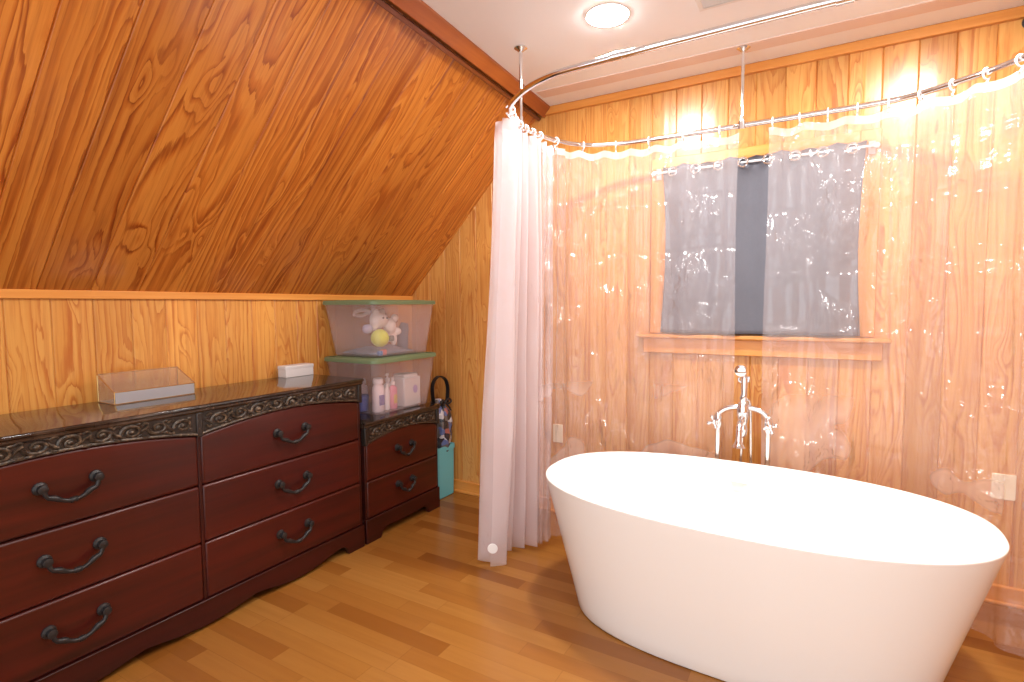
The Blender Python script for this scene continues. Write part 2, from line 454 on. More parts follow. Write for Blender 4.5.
# ------------------------------------------------------------------ mesh helpers
class MB:
    def __init__(s):
        s.v, s.f = [], []

    def add(s, verts, faces):
        o = len(s.v)
        s.v += [tuple(p) for p in verts]
        s.f += [tuple(o + i for i in f) for f in faces]
        return s

    def box(s, lo, hi):
        x0, y0, z0 = lo
        x1, y1, z1 = hi
        return s.add([(x0, y0, z0), (x1, y0, z0), (x1, y1, z0), (x0, y1, z0), (x0, y0, z1), (x1, y0, z1), (x1, y1, z1), (x0, y1, z1)],
                     [(0, 3, 2, 1), (4, 5, 6, 7), (0, 1, 5, 4), (1, 2, 6, 5), (2, 3, 7, 6), (3, 0, 4, 7)])

    def tube(s, pts, r, n=12, closed=False, caps=True):
        P = [Vector(p) for p in pts]
        R = r if isinstance(r, (list, tuple)) else [r] * len(P)
        T = []
        for i in range(len(P)):
            if closed:
                t = P[(i + 1) % len(P)] - P[i - 1]
            else:
                t = P[min(i + 1, len(P) - 1)] - P[max(i - 1, 0)]
            T.append(t.normalized())
        a = Vector((0, 0, 1)) if abs(T[0].z) < 0.9 else Vector((1, 0, 0))
        nrm = (a - T[0] * a.dot(T[0])).normalized()
        vs = []
        for i, p in enumerate(P):
            nrm = (nrm - T[i] * nrm.dot(T[i])).normalized()
            bn = T[i].cross(nrm)
            for k in range(n):
                an = 2 * math.pi * k / n
                vs.append(p + (nrm * math.cos(an) + bn * math.sin(an)) * R[i])
        fs = []
        m = len(P)
        for i in range(m if closed else m - 1):
            for k in range(n):
                fs.append((i * n + k, i * n + (k + 1) % n, ((i + 1) % m) * n + (k + 1) % n, ((i + 1) % m) * n + k))
        if caps and not closed:
            fs.append(tuple(range(n - 1, -1, -1)))
            fs.append(tuple((m - 1) * n + k for k in range(n)))
        return s.add(vs, fs)

    def lathe(s, prof, c=(0, 0, 0), n=24, axis='z', sx=1.0, sy=1.0):
        """prof: (radius, height) list, closed with end caps"""
        vs, fs = [], []
        for r, h in prof:
            for k in range(n):
                a = 2 * math.pi * k / n
                p = (r * math.cos(a) * sx, r * math.sin(a) * sy, h)
                if axis == 'y':
                    p = (p[0], p[2], -p[1])
                elif axis == 'x':
                    p = (p[2], p[0], p[1])
                vs.append((p[0] + c[0], p[1] + c[1], p[2] + c[2]))
        m = len(prof)
        for i in range(m - 1):
            for k in range(n):
                fs.append((i * n + k, i * n + (k + 1) % n, (i + 1) * n + (k + 1) % n, (i + 1) * n + k))
        fs.append(tuple(range(n - 1, -1, -1)))
        fs.append(tuple((m - 1) * n + k for k in range(n)))
        return s.add(vs, fs)

    def prism(s, poly, a0, a1, axis='x'):
        """poly of 2-D points extruded from a0 to a1 along the axis (x: poly=(y,z); y: poly=(x,z); z: poly=(x,y))"""
        f = {'x': lambda p, t: (t, p[0], p[1]), 'y': lambda p, t: (p[0], t, p[1]), 'z': lambda p, t: (p[0], p[1], t)}[axis]
        n = len(poly)
        vs = [f(p, a0) for p in poly] + [f(p, a1) for p in poly]
        fs = [tuple(range(n - 1, -1, -1)), tuple(range(n, 2 * n))]
        fs += [(i, (i + 1) % n, n + (i + 1) % n, n + i) for i in range(n)]
        return s.add(vs, fs)

    def ball(s, c, r, n=16, m=10):
        rx, ry, rz = r if isinstance(r, (tuple, list)) else (r, r, r)
        prof = [(max(1e-4, math.sin(math.pi * i / m)), -math.cos(math.pi * i / m)) for i in range(m + 1)]
        vs, fs = [], []
        for q, h in prof:
            for k in range(n):
                a = 2 * math.pi * k / n
                vs.append((c[0] + rx * q * math.cos(a), c[1] + ry * q * math.sin(a), c[2] + rz * h))
        for i in range(m):
            for k in range(n):
                fs.append((i * n + k, i * n + (k + 1) % n, (i + 1) * n + (k + 1) % n, (i + 1) * n + k))
        fs.append(tuple(range(n - 1, -1, -1)))
        fs.append(tuple(m * n + k for k in range(n)))
        return s.add(vs, fs)

    def build(s, name, mat, parent=None, smooth=True, bevel=0.0, seg=2, recalc=True, angle=40):
        me = bpy.data.meshes.new(name)
        me.from_pydata(s.v, [], s.f)
        if recalc:
            bm = bmesh.new()
            bm.from_mesh(me)
            bmesh.ops.recalc_face_normals(bm, faces=bm.faces)
            bm.to_mesh(me)
            bm.free()
        me.materials.append(mat)
        ob = bpy.data.objects.new(name, me)
        COL.objects.link(ob)
        if parent:
            ob.parent = parent
        if smooth:
            me.polygons.foreach_set('use_smooth', [True] * len(me.polygons))
            me.set_sharp_from_angle(angle=math.radians(angle))
        if bevel:
            md = ob.modifiers.new('bevel', 'BEVEL')
            md.width = bevel
            md.segments = seg
            md.limit_method = 'ANGLE'
            md.angle_limit = math.radians(35)
            md.harden_normals = False
        return ob


def tag(o, label=None, cat=None, group=None, kind=None):
    if label:
        o['label'] = label
    if cat:
        o['category'] = cat
    if group:
        o['group'] = group
    if kind:
        o['kind'] = kind
    return o


def thing(name, label, cat, loc=(0, 0, 0), group=None):
    o = bpy.data.objects.new(name, None)
    o.empty_display_size = 0.05
    COL.objects.link(o)
    o.location = loc
    bpy.context.view_layer.update()
    return tag(o, label, cat, group)


def struct(o, label=None, cat=None):
    return tag(o, label, cat, None, 'structure')


def smooth_path(pts, sub=8, closed=False):
    """Catmull-Rom through the points"""
    P = [Vector(p) for p in pts]
    n = len(P)
    out = []
    for i in range(n if closed else n - 1):
        if closed:
            a, b, c, d = P[i - 1], P[i], P[(i + 1) % n], P[(i + 2) % n]
        else:
            a, b, c, d = P[max(i - 1, 0)], P[i], P[i + 1], P[min(i + 2, n - 1)]
        for k in range(sub):
            t = k / sub
            out.append(0.5 * ((2 * b) + (c - a) * t + (2 * a - 5 * b + 4 * c - d) * t * t + (3 * b - a - 3 * c + d) * t ** 3))
    if not closed:
        out.append(P[-1])
    return out


# ------------------------------------------------------------------ the room
def boards(u_edges_start, w, umin, umax, v0, v1, hole=None, groove=0.004, depth=0.005):
    """profiled tongue-and-groove panel in local (u, v, n); hole = (u0, u1, v0, v1)"""
    cuts = []
    k0 = math.floor((umin - u_edges_start) / w)
    e = u_edges_start + k0 * w
    prof = []
    while e < umax + 1e-6:
        prof += [(e - groove, 0.0), (e, -depth), (e + groove, 0.0), (e + w * 0.5, 0.0009)]
        e += w
    prof = [p for p in prof if umin < p[0] < umax]
    prof = [(umin, 0.0)] + prof + [(umax, 0.0)]
    if hole:
        for hu in hole[:2]:
            prof.append((hu, 0.0))
        prof.sort()
    mb = MB()
    for (a, na), (b, nb) in zip(prof[:-1], prof[1:]):
        rng = [(v0, v1)]
        if hole and a >= hole[0] - 1e-6 and b <= hole[1] + 1e-6:
            rng = [(v0, hole[2]), (hole[3], v1)]
        for p, q in rng:
            mb.add([(a, p, na), (b, p, nb), (b, q, nb), (a, q, na)], [(0, 1, 2, 3)])
    return mb


def place(ob, origin, ux, vx):
    ux, vx = Vector(ux).normalized(), Vector(vx).normalized()
    nx = ux.cross(vx)
    ob.matrix_world = Matrix(((ux.x, vx.x, nx.x, origin[0]), (ux.y, vx.y, nx.y, origin[1]), (ux.z, vx.z, nx.z, origin[2]), (0, 0, 0, 1)))


Y_BACK, X_RIGHT = -1.6, 2.2
# floor
f = MB().box((KNEE_X - 0.05, Y_BACK, -0.06), (X_RIGHT, WALL_Y + 0.08, 0.0)).build('floor', M['floor'], smooth=False)
struct(f, 'glossy amber wood strip floor', 'floor')
# far wall (local u = x, v = z, normal -y)
WIN = (-0.80, 0.115, 1.185, 2.085)
fwall = boards(-0.348, 0.1357, KNEE_X - 0.02, X_RIGHT, 0.0, ROOM_Z + 0.01, WIN).build('wall_far', M['pine_far'], recalc=False, angle=20)
place(fwall, (0, WALL_Y, 0), (1, 0, 0), (0, 0, 1))
struct(fwall, 'yellow pine plank wall behind the bathtub', 'wall')
# knee wall (u = y, v = z, normal +x)
KNEE_Z = 1.418
kwall = boards(0.795, 0.1457, Y_BACK, WALL_Y, 0.0, KNEE_Z + 0.02).build('wall_left', M['pine_knee'], recalc=False, angle=20)
place(kwall, (KNEE_X, 0, 0), (0, 1, 0), (0, 0, 1))
struct(kwall, 'low yellow pine knee wall behind the dresser', 'wall')
# sloped plank ceiling (u = y, v up the slope)
SL0 = Vector((KNEE_X, 0, KNEE_Z))
SL1 = Vector((-1.585, 0, ROOM_Z))
SKEW = 0.055        # the old roof edge is not quite parallel to the knee wall
sdir = (SL1 - SL0)
slen = sdir.length
sl = boards(0.348, 0.183, Y_BACK, WALL_Y, 0.0, slen, groove=0.004, depth=0.005).build('ceiling_slope', M['pine_slope'], recalc=False, angle=20)
for v in sl.data.vertices:
    v.co.y += (WALL_Y - v.co.x) * SKEW * 0.7 * v.co.y / slen
    v.co.z += (WALL_Y - v.co.x) * SKEW * 0.7 * v.co.y / slen
place(sl, (SL0.x, 0, SL0.z), (0, 1, 0), sdir)
struct(sl, 'steep orange pine plank slope under the roof', 'ceiling')
# flat ceiling
c = MB().box((-1.60, Y_BACK, ROOM_Z), (X_RIGHT, WALL_Y + 0.08, ROOM_Z + 0.05)).build('ceiling', M['ceiling'], smooth=False)
struct(c, 'flat white painted ceiling', 'ceiling')
# band of shade on the ceiling near the far wall, put in as a beige strip
b_ = MB().box((-1.50, 2.862, ROOM_Z - 0.003), (X_RIGHT, 2.960, ROOM_Z + 0.002)).build('ceiling_shade_band', M['ceil_shade'], smooth=False)
struct(b_, 'flat beige strip imitating a band of shade across the white ceiling', 'trim')
# crown board on far wall
t_ = MB().box((-1.60, WALL_Y - 0.022, ROOM_Z - 0.048), (X_RIGHT, WALL_Y + 0.004, ROOM_Z)).build('trim_2', M['trim_x'], bevel=0.004)
struct(t_, 'orange pine crown board at the top of the far wall', 'trim')
# board along the top of the slope
d_ = sdir.normalized()
nrm = Vector((d_.z, 0, -d_.x))   # into the room
A = Vector((-1.565, 0, ROOM_Z))
pts = [A + Vector((0.035, 0, 0.0)), A + Vector((0.035, 0, -0.012)), A + Vector((0.035, 0, -0.012)) - d_ * 0.068, A - d_ * 0.068 - nrm * 0.03, A - nrm * 0.03]
t_ = MB().prism([(p.x, p.z) for p in pts], Y_BACK, WALL_Y - 0.002, 'y').build('trim_3', M['trim_red'], bevel=0.003)
for v in t_.data.vertices:
    v.co.x += (WALL_Y - v.co.y) * SKEW
struct(t_, 'reddish pine board where slope meets flat ceiling', 'trim')
q0 = A - d_ * 0.068
pts = [q0 + nrm * 0.016, q0 + nrm * 0.016 - d_ * 0.022, q0 - nrm * 0.03 - d_ * 0.024, q0 - nrm * 0.03]
t_ = MB().prism([(p.x, p.z) for p in pts], Y_BACK, WALL_Y - 0.002, 'y').build('trim_4', M['trim_dark'], bevel=0.003)
for v in t_.data.vertices:
    v.co.x += (WALL_Y - v.co.y) * SKEW
struct(t_, 'thin dark molding strip under the reddish slope board', 'trim')
# cap rail on knee wall
t_ = MB().box((KNEE_X - 0.01, Y_BACK, KNEE_Z - 0.030), (KNEE_X + 0.016, WALL_Y, KNEE_Z + 0.006)).build('trim_5', M['trim_y'], bevel=0.003)
struct(t_, 'narrow pine rail along the top of the knee wall', 'trim')
# right wall, out of the picture
rw = boards(0.0, 0.1457, Y_BACK, WALL_Y, 0.0, ROOM_Z).build('wall_right', M['pine_knee'], recalc=False, angle=20)
place(rw, (X_RIGHT, 0, 0), (0, -1, 0), (0, 0, 1))
rw.location.y = 0
for v in rw.data.vertices:
    v.co.x = -v.co.x
rw.data.flip_normals()
struct(rw, 'pine plank wall on the right side of the room', 'wall')
# baseboards
for nm, lo, hi, mt in (('baseboard_far', (KNEE_X, WALL_Y - 0.018, 0), (X_RIGHT, WALL_Y + 0.004, 0.085), 'trim_x'),
                       ('baseboard_left', (KNEE_X - 0.004, Y_BACK, 0), (KNEE_X + 0.016, WALL_Y, 0.085), 'trim_y')):
    t_ = MB().box(lo, hi).build(nm, M[mt], bevel=0.005)
    struct(t_, 'pine baseboard along the ' + ('far wall' if 'far' in nm else 'knee wall'), 'baseboard')
# shoe molding
t_ = MB().box((KNEE_X, WALL_Y - 0.030, 0), (X_RIGHT, WALL_Y - 0.016, 0.018)).build('trim_6', M['trim_x'], bevel=0.006)
struct(t_, 'small shoe molding at the foot of the far wall', 'trim')

# window: casing, stool, apron, sash, glass
win = bpy.data.objects.new('window_1', None)
COL.objects.link(win)
win.location = (-0.34, WALL_Y, 1.19)
bpy.context.view_layer.update()
struct(win, 'small window behind the gray curtain', 'window')


def part(mb, name, mat, parent, **k):
    o = mb.build(name, mat, parent, **k)
    o.matrix_parent_inverse = parent.matrix_world.inverted()
    return o


w0, w1, z0, z1 = WIN
cs = 0.085
part(MB().box((w0 - cs, WALL_Y - 0.022, z0), (w0, WALL_Y + 0.01, z1 + cs)), 'side_casing', M['trim_z'], win, bevel=0.004)
part(MB().box((w1, WALL_Y - 0.022, z0), (w1 + cs, WALL_Y + 0.01, z1 + cs)), 'side_casing', M['trim_z'], win, bevel=0.004)
part(MB().box((w0, WALL_Y - 0.022, z1), (w1, WALL_Y + 0.01, z1 + cs)), 'head_casing', M['trim_x'], win, bevel=0.004)
part(MB().box((-0.955, WALL_Y - 0.060, 1.160), (0.265, WALL_Y + 0.06, 1.182)), 'sill', M['trim_x'], win, bevel=0.006)
part(MB().box((-0.925, WALL_Y - 0.026, 1.072), (0.235, WALL_Y + 0.004, 1.160)), 'apron', M['trim_x'], win, bevel=0.005)
sash = MB()
for lo, hi in (((w0, 1.185), (w0 + .045, z1)), ((w1 - .045, 1.185), (w1, z1)), ((w0 + .045, 1.185), (w1 - .045, 1.235)), ((w0 + .045, z1 - .05), (w1 - .045, z1)), ((w0 + .045, 1.61), (w1 - .045, 1.66))):
    sash.box((lo[0], WALL_Y + 0.02, lo[1]), (hi[0], WALL_Y + 0.055, hi[1]))
part(sash, 'sash', M['trim_z'], win, bevel=0.003)
part(MB().box((w0 + .04, WALL_Y + 0.034, 1.23), (w1 - .04, WALL_Y + 0.038, z1 - .045)), 'pane', M['glass'], win, smooth=False)
o_ = MB().box((w0 - .3, WALL_Y + 0.25, 0.9), (w1 + .3, WALL_Y + 0.28, 2.4)).build('wall_outside', M['night'], smooth=False)
struct(o_, 'dark outside surface beyond the window', 'wall')

# ------------------------------------------------------------------ ceiling lights
def ceiling_light(x, y, watt, label, group='round ceiling lights'):
    t = thing('ceiling_light', label, 'ceiling light', (x, y, ROOM_Z), group)
    part(MB().lathe([(0.096, 0.0), (0.096, -0.002), (0.093, -0.003), (0.089, -0.002)], (x, y, ROOM_Z), 40), 'trim_ring', M['white_plastic'], t)
    part(MB().lathe([(0.088, -0.001), (0.088, -0.003), (0.078, -0.006), (0.050, -0.008), (0.02, -0.009)], (x, y, ROOM_Z), 32), 'lens', simple('lamp_lens', (1, 1, 1), rough=0.4, emis=(1.0, 0.965, 0.93), estr=watt), t)
    return t


LL = ['round white ceiling light glowing above the left end of the bathtub', 'round ceiling light above the right end of the bathtub',
      'unseen round fill light added on the ceiling in front of the dresser', 'unseen round fill light added on the ceiling in front of the bathtub', 'unseen round fill light added on the ceiling at the near end of the room']
for (x, y), w_, l in zip(LIGHTS, LAMP_W, LL):
    ceiling_light(x, y, w_, l)

# ceiling vent
v_ = thing('ceiling_vent', 'pale grey slatted vent in the white ceiling above the front rod', 'vent', (-0.33, 2.36, ROOM_Z))
fr = MB()
vx0, vx1, vy0, vy1 = -0.50, -0.16, 2.27, 2.445
for lo, hi in (((vx0, vy0), (vx1, vy0 + .02)), ((vx0, vy1 - .02), (vx1, vy1)), ((vx0, vy0 + .02), (vx0 + .02, vy1 - .02)), ((vx1 - .02, vy0 + .02), (vx1, vy1 - .02))):
    fr.box((*lo, ROOM_Z - .008), (*hi, ROOM_Z))
part(fr, 'frame', M['white_plastic'], v_, bevel=0.002)
sl_ = MB()
for i in range(9):
    yy = vy0 + 0.026 + i * 0.0155
    sl_.prism([(yy, ROOM_Z - .001), (yy + .002, ROOM_Z - .001), (yy + .011, ROOM_Z - .008), (yy + .009, ROOM_Z - .008)], vx0 + .02, vx1 - .02, 'x')
part(sl_, 'louvers', M['white_plastic'], v_)
part(MB().box((vx0 + .015, vy0 + .015, ROOM_Z - .0012), (vx1 - .015, vy1 - .015, ROOM_Z - .0004)), 'duct_opening', simple('vent_dark', (0.18, 0.18, 0.19), 0.8), v_, smooth=False)

# ------------------------------------------------------------------ bathtub
TUB_C = Vector((-0.300, 2.330, 0))
TUB_T = -0.030
TUB_RIM = 0.58


def ellipse_ring(a, b, n_exp, z, n=160):
    out = []
    for k in range(n):
        t = 2 * math.pi * k / n
        ct, st = math.cos(t), math.sin(t)
        x = a * math.copysign(abs(ct) ** (2 / n_exp), ct)
        y = b * math.copysign(abs(st) ** (2 / n_exp), st)
        out.append((x, y, z))
    return out


def loft(rings, cap0=True, cap1=True):
    mb = MB()
    n = len(rings[0])
    vs = [p for r in rings for p in r]
    fs = []
    for i in range(len(rings) - 1):
        for k in range(n):
            fs.append((i * n + k, i * n + (k + 1) % n, (i + 1) * n + (k + 1) % n, (i + 1) * n + k))
    if cap0:
        fs.append(tuple(range(n - 1, -1, -1)))
    if cap1:
        fs.append(tuple((len(rings) - 1) * n + k for k in range(n)))
    return mb.add(vs, fs)


tub = thing('bathtub', 'white oval freestanding bathtub on the wood floor under the window', 'bathtub', TUB_C)
tub.rotation_euler = (0, 0, TUB_T)
bpy.context.view_layer.update()
A0, B0, A1, B1 = 0.660, 0.362, 0.828, 0.462
rings = []
rings.append(ellipse_ring(A0 - 0.02, B0 - 0.02, 2.7, 0.004))
rings.append(ellipse_ring(A0 - 0.004, B0 - 0.004, 2.7, 0.004))
for i in range(0, 13):
    s = i / 12
    e = s ** 1.04
    rings.append(ellipse_ring(A0 + (A1 - A0) * e, B0 + (B1 - B0) * e, 2.72 - 0.34 * s, 0.012 + (TUB_RIM - 0.018) * s))
rings.append(ellipse_ring(A1 + 0.0005, B1 + 0.0005, 2.38, TUB_RIM - 0.002))
rings.append(ellipse_ring(A1 - 0.001, B1 - 0.001, 2.38, TUB_RIM + 0.001))
rings.append(ellipse_ring(A1 - 0.004, B1 - 0.004, 2.38, TUB_RIM + 0.002))
rings.append(ellipse_ring(A1 - 0.016, B1 - 0.016, 2.38, TUB_RIM + 0.001))
rings.append(ellipse_ring(A1 - 0.022, B1 - 0.022, 2.38, TUB_RIM - 0.004))
rings.append(ellipse_ring(A1 - 0.026, B1 - 0.026, 2.38, TUB_RIM - 0.012))
for i in range(1, 11):
    s = i / 10
    e = s ** 1.1
    rings.append(ellipse_ring((A1 - 0.03) + (0.56 - (A1 - 0.03)) * e, (B1 - 0.03) + (0.25 - (B1 - 0.03)) * e, 2.7, TUB_RIM - 0.012 - (TUB_RIM - 0.19) * s))
rings.append(ellipse_ring(0.50, 0.22, 2.7, 0.145))
rings.append(ellipse_ring(0.40, 0.16, 2.7, 0.130))
rings.append(ellipse_ring(0.10, 0.05, 2.0, 0.126))
loft(rings).build('tub_shell', M['tub'], tub, angle=60)
# overflow slot on far inner wall, drain in the floor of the tub
ov = MB()
a_ = 0.0
ov.box((-0.090, 0.372, 0.500), (-0.010, 0.402, 0.511))
ov.build('overflow_slot', M['white_card'], tub, bevel=0.004)
MB().lathe([(0.032, 0.124), (0.034, 0.130), (0.028, 0.133), (0.005, 0.134)], (0.0, 0.05, 0), 24).build('drain', M['chrome'], tub)

# ------------------------------------------------------------------ tub filler
FX, FY = -0.345, 2.850
fc = thing('tub_filler', 'chrome floor standing tub filler with arched bridge and hand shower', 'faucet', (FX, FY, 0))
ch = M['chrome']
for s in (-1, 1):
    x = FX + s * 0.115
    part(MB().tube([(x, FY, 0.0), (x, FY, 0.74)], 0.0125, 16), 'riser', ch, fc)
    part(MB().lathe([(0.034, 0.0), (0.034, 0.006), (0.022, 0.012), (0.016, 0.022), (0.0125, 0.030)], (x, FY, 0), 24), 'floor_flange', ch, fc)
    vb = part(MB().lathe([(0.013, 0.72), (0.019, 0.735), (0.021, 0.75), (0.021, 0.785), (0.016, 0.80), (0.010, 0.806)], (x, FY, 0), 20), 'valve', ch, fc)
    # cross handle facing the room
    hx, hy, hz = x + s * 0.012, FY - 0.052, 0.765
    hd = MB().tube([(x, FY - 0.015, 0.765), (hx, hy - 0.004, hz)], [0.010, 0.0085], 12)
    for an in (20, 110, 200, 290):
        dx, dz = math.cos(math.radians(an)), math.sin(math.radians(an))
        hd.tube([(hx, hy, hz), (hx + dx * 0.016, hy, hz + dz * 0.016), (hx + dx * 0.024, hy, hz + dz * 0.024)], [0.0075, 0.007, 0.009], 10)
        hd.ball((hx + dx * 0.026, hy, hz + dz * 0.026), 0.0105, 10, 8)
    hd.ball((hx, hy - 0.006, hz), (0.012, 0.008, 0.012), 12, 8)
    part(hd, 'cross_handle', ch, fc)
arch = []
for i in range(25):
    t = math.pi * i / 24
    arch.append((FX - 0.115 * math.cos(t), FY, 0.775 + 0.068 * math.sin(t) ** 0.8))
part(MB().tube(arch, 0.0135, 16), 'bridge', ch, fc)
body = MB().lathe([(0.010, 0.69), (0.020, 0.705), (0.024, 0.735), (0.019, 0.755), (0.025, 0.785), (0.030, 0.81), (0.030, 0.845), (0.023, 0.862), (0.014, 0.872)], (FX, FY, 0), 24)
body.ball((FX, FY - 0.026, 0.79), (0.014, 0.010, 0.014), 12, 8)
part(body, 'mixer_body', ch, fc)
sp = smooth_path([(FX, FY - 0.015, 0.775), (FX, FY - 0.07, 0.785), (FX, FY - 0.115, 0.765), (FX, FY - 0.135, 0.72), (FX, FY - 0.138, 0.672)], 6)
part(MB().tube(sp, [0.014] * (len(sp) - 6) + [0.0145, 0.016, 0.019, 0.023, 0.028, 0.031], 18), 'spout', ch, fc)
hs = MB().tube([(FX, FY, 0.865), (FX, FY, 0.885), (FX + .004, FY, 0.91), (FX + .004, FY, 0.985), (FX + .002, FY, 1.0)], [0.013, 0.018, 0.0155, 0.0165, 0.012], 16)
part(hs, 'shower_handle', ch, fc)
hd = MB().tube(smooth_path([(FX + .002, FY, 1.0), (FX, FY - 0.006, 1.025), (FX - .006, FY - 0.028, 1.04)], 4), 0.011, 14)
hd.lathe([(0.012, 0.014), (0.017, 0.0), (0.026, -0.022), (0.028, -0.030), (0.022, -0.034)], (FX - .008, FY - 0.026, 1.028), 22, 'y')
part(hd, 'shower_head', ch, fc)
cr = MB().tube(smooth_path([(FX - .020, FY, 0.988), (FX - .022, FY, 0.972), (FX, FY, 0.962), (FX + .022, FY, 0.972), (FX + .024, FY, 0.995)], 5), 0.0055, 10)
cr.tube([(FX, FY + 0.014, 0.868), (FX, FY + 0.016, 0.962), (FX, FY, 0.964)], 0.006, 10)
part(cr, 'cradle', ch, fc)
ho = smooth_path([(FX + .004, FY + .004, 0.88), (FX + .030, FY + .012, 0.86), (FX + .036, FY + .015, 0.70), (FX + .040, FY + .015, 0.45), (FX + .030, FY + .01, 0.28), (FX + .005, FY + .005, 0.30), (FX - .008, FY + .004, 0.45), (FX - .004, FY, 0.60), (FX, FY, 0.705)], 8)
part(MB().tube(ho, 0.0065, 10), 'hose', M['steel'], fc)

# ------------------------------------------------------------------ shower rod ring
RZ = 2.22
ring_pts = [(-0.80, 1.882), (-0.96, 1.906), (-1.11, 1.985), (-1.235, 2.11), (-1.298, 2.27), (-1.308, 2.43), (-1.275, 2.62), (-1.19, 2.775), (-1.05, 2.855), (-0.87, 2.888),
            (-0.4, 2.898), (0.12, 2.895), (0.28, 2.868), (0.43, 2.775), (0.545, 2.675), (0.65, 2.53), (0.71, 2.35), (0.69, 2.16), (0.60, 2.00), (0.46, 1.905), (0.28, 1.872), (-0.3, 1.868)]
rod_path = smooth_path([(x, y, RZ) for x, y in ring_pts], 8, True)
rod = thing('shower_rod', 'chrome oval ring rod hung from the ceiling over the bathtub', 'curtain rod', (-0.3, 2.38, RZ))
part(MB().tube(rod_path, 0.0125, 14, closed=True), 'ring_tube', M['chrome'], rod, angle=80)
for (px, py) in ((-1.312, 2.345), (-0.385, 2.898), (0.71, 2.35), (-0.3, 1.868)):
    if py < 1.9:
        continue
    part(MB().tube([(px, py, RZ + .008), (px, py, ROOM_Z - 0.004)], 0.0085, 12), 'hanger_post', M['chrome'], rod)
    part(MB().lathe([(0.032, ROOM_Z - 0.0), (0.032, ROOM_Z - 0.004), (0.022, ROOM_Z - 0.010), (0.011, ROOM_Z - 0.020)], (px, py, 0), 24), 'ceiling_flange', M['steel'], rod)
    cl = MB().tube([(px, py, RZ - 0.019), (px, py, RZ + 0.020)], 0.0185, 14)
    cl.tube([(px, py, RZ + 0.018), (px, py, RZ + 0.045)], [0.013, 0.011], 12)
    cl.tube([(px - 0.016, py - 0.012, RZ), (px - 0.034, py - 0.020, RZ)], [0.006, 0.009], 10)
    part(cl, 'clamp', M['chrome'], rod)
for (px, py, dx, dy) in ((-0.665, 1.874, 1, 0), (0.02, 1.869, 1, 0)):
    part(MB().tube([(px - .022, py, RZ), (px + .022, py, RZ)], 0.0145, 14), 'joint_sleeve', M['chrome'], rod)


# ------------------------------------------------------------------ curtains
def arc_resample(path, step):
    P = [Vector(p) for p in path]
    out = [P[0].copy()]
    acc = 0.0
    for a, b in zip(P[:-1], P[1:]):
        L = (b - a).length
        if L == 0:
            continue
        t = step - acc
        while t <= L:
            out.append(a + (b - a) * (t / L))
            t += step
        acc = (acc + L) % step
    out.append(P[-1].copy())
    return out


def sub_path(i0, i1):
    """portion of the rod between two control indices"""
    n = len(rod_path)
    a, b = int(i0 * 8), int(i1 * 8)
    return [rod_path[k % n] for k in range(a, b + 1)]


def curtain(path, ztop, zbot, waves, amp_top, amp_bot, rnd, flare=None, rows=44, per_wave=14, sag=0.0, hem=0.036, sharp=1.0, in_shift=0.0):
    """pleated sheet hanging under a path; returns vertices rows and header rows (MB, MB)"""
    P = [Vector(p) for p in path]
    L = [0.0]
    for a, b in zip(P[:-1], P[1:]):
        L.append(L[-1] + (b - a).length)
    tot = L[-1]
    n = int(waves * per_wave)
    phases = [rnd.uniform(0.75, 1.25) for _ in range(int(waves) + 3)]
    cum = [0.0]
    for p in phases:
        cum.append(cum[-1] + p)
    cols = []
    for k in range(n + 1):
        s = k / n * tot
        i = max(j for j in range(len(L)) if L[j] <= s + 1e-9)
        i = min(i, len(P) - 2)
        t = (s - L[i]) / max(1e-9, L[i + 1] - L[i])
        p = P[i].lerp(P[i + 1], t)
        tg = (P[i + 1] - P[i]).normalized()
        cols.append((p, Vector((tg.y, -tg.x, 0)), k / n))
    amps = [rnd.uniform(0.6, 1.3) for _ in range(int(waves) + 4)]

    def wave(w):
        x = w * waves
        i = int(x)
        return amps[i] * math.sin(2 * math.pi * x + 0.6 * math.sin(x * 1.7 + rnd_off))
    rnd_off = rnd.uniform(0, 6)
    body, head = MB(), MB()
    zs = [ztop - hem * 0.0]
    grid = []
    hrows = 3
    for r in range(rows + 1):
        q = r / rows
        row = []
        for p, nn, w in cols:
            sg = sag * abs(math.sin(math.pi * w * waves)) ** 1.5
            zt = ztop - sg
            if r <= hrows:
                z = zt - hem * r / hrows
            else:
                qq = (r - hrows) / (rows - hrows)
                z = (zt - hem) + (zbot - (zt - hem)) * qq
            amp = amp_top + (amp_bot - amp_top) * min(1, q * 1.5)
            wv = wave(w)
            off = nn * (amp * wv)
            x_, y_ = p.x + off.x, p.y + off.y
            if flare:
                fx, fy = flare(q, w)
                x_ += fx
                y_ += fy
            y_ += in_shift * q
            x_ += 0.004 * math.sin(9 * q + w * 40)
            row.append((x_, y_, z))
        grid.append(row)
    m = len(cols)
    vs = [p for row in grid for p in row]
    for r in range(rows):
        for k in range(m - 1):
            f = (r * m + k, r * m + k + 1, (r + 1) * m + k + 1, (r + 1) * m + k)
            (head if r < hrows else body).f.append(f)
    body.v = list(vs)
    head.v = list(vs)
    return body, head


def clean(ob):
    bm = bmesh.new()
    bm.from_mesh(ob.data)
    bmesh.ops.delete(bm, geom=[v for v in bm.verts if not v.link_faces], context='VERTS')
    bm.to_mesh(ob.data)
    bm.free()
    ob.data.polygons.foreach_set('use_smooth', [True] * len(ob.data.polygons))


def make_curtain(name, label, path, mat, hem_mat, **k):
    rnd = random.Random(k.pop('seed', 1))
    p0 = path[len(path) // 2]
    body, head = curtain(path, rnd=rnd, **k)
    t = thing(name, label, 'shower curtain', (p0.x, p0.y, k['zbot']))
    sh = part(body, 'sheet', mat, t, recalc=False, angle=180)
    clean(sh)
    hd = part(head, 'header', hem_mat, t, recalc=False, angle=180)
    clean(hd)
    hd['label'] = 'milky doubled top hem'
    return t


HEAD_Z = RZ - 0.030
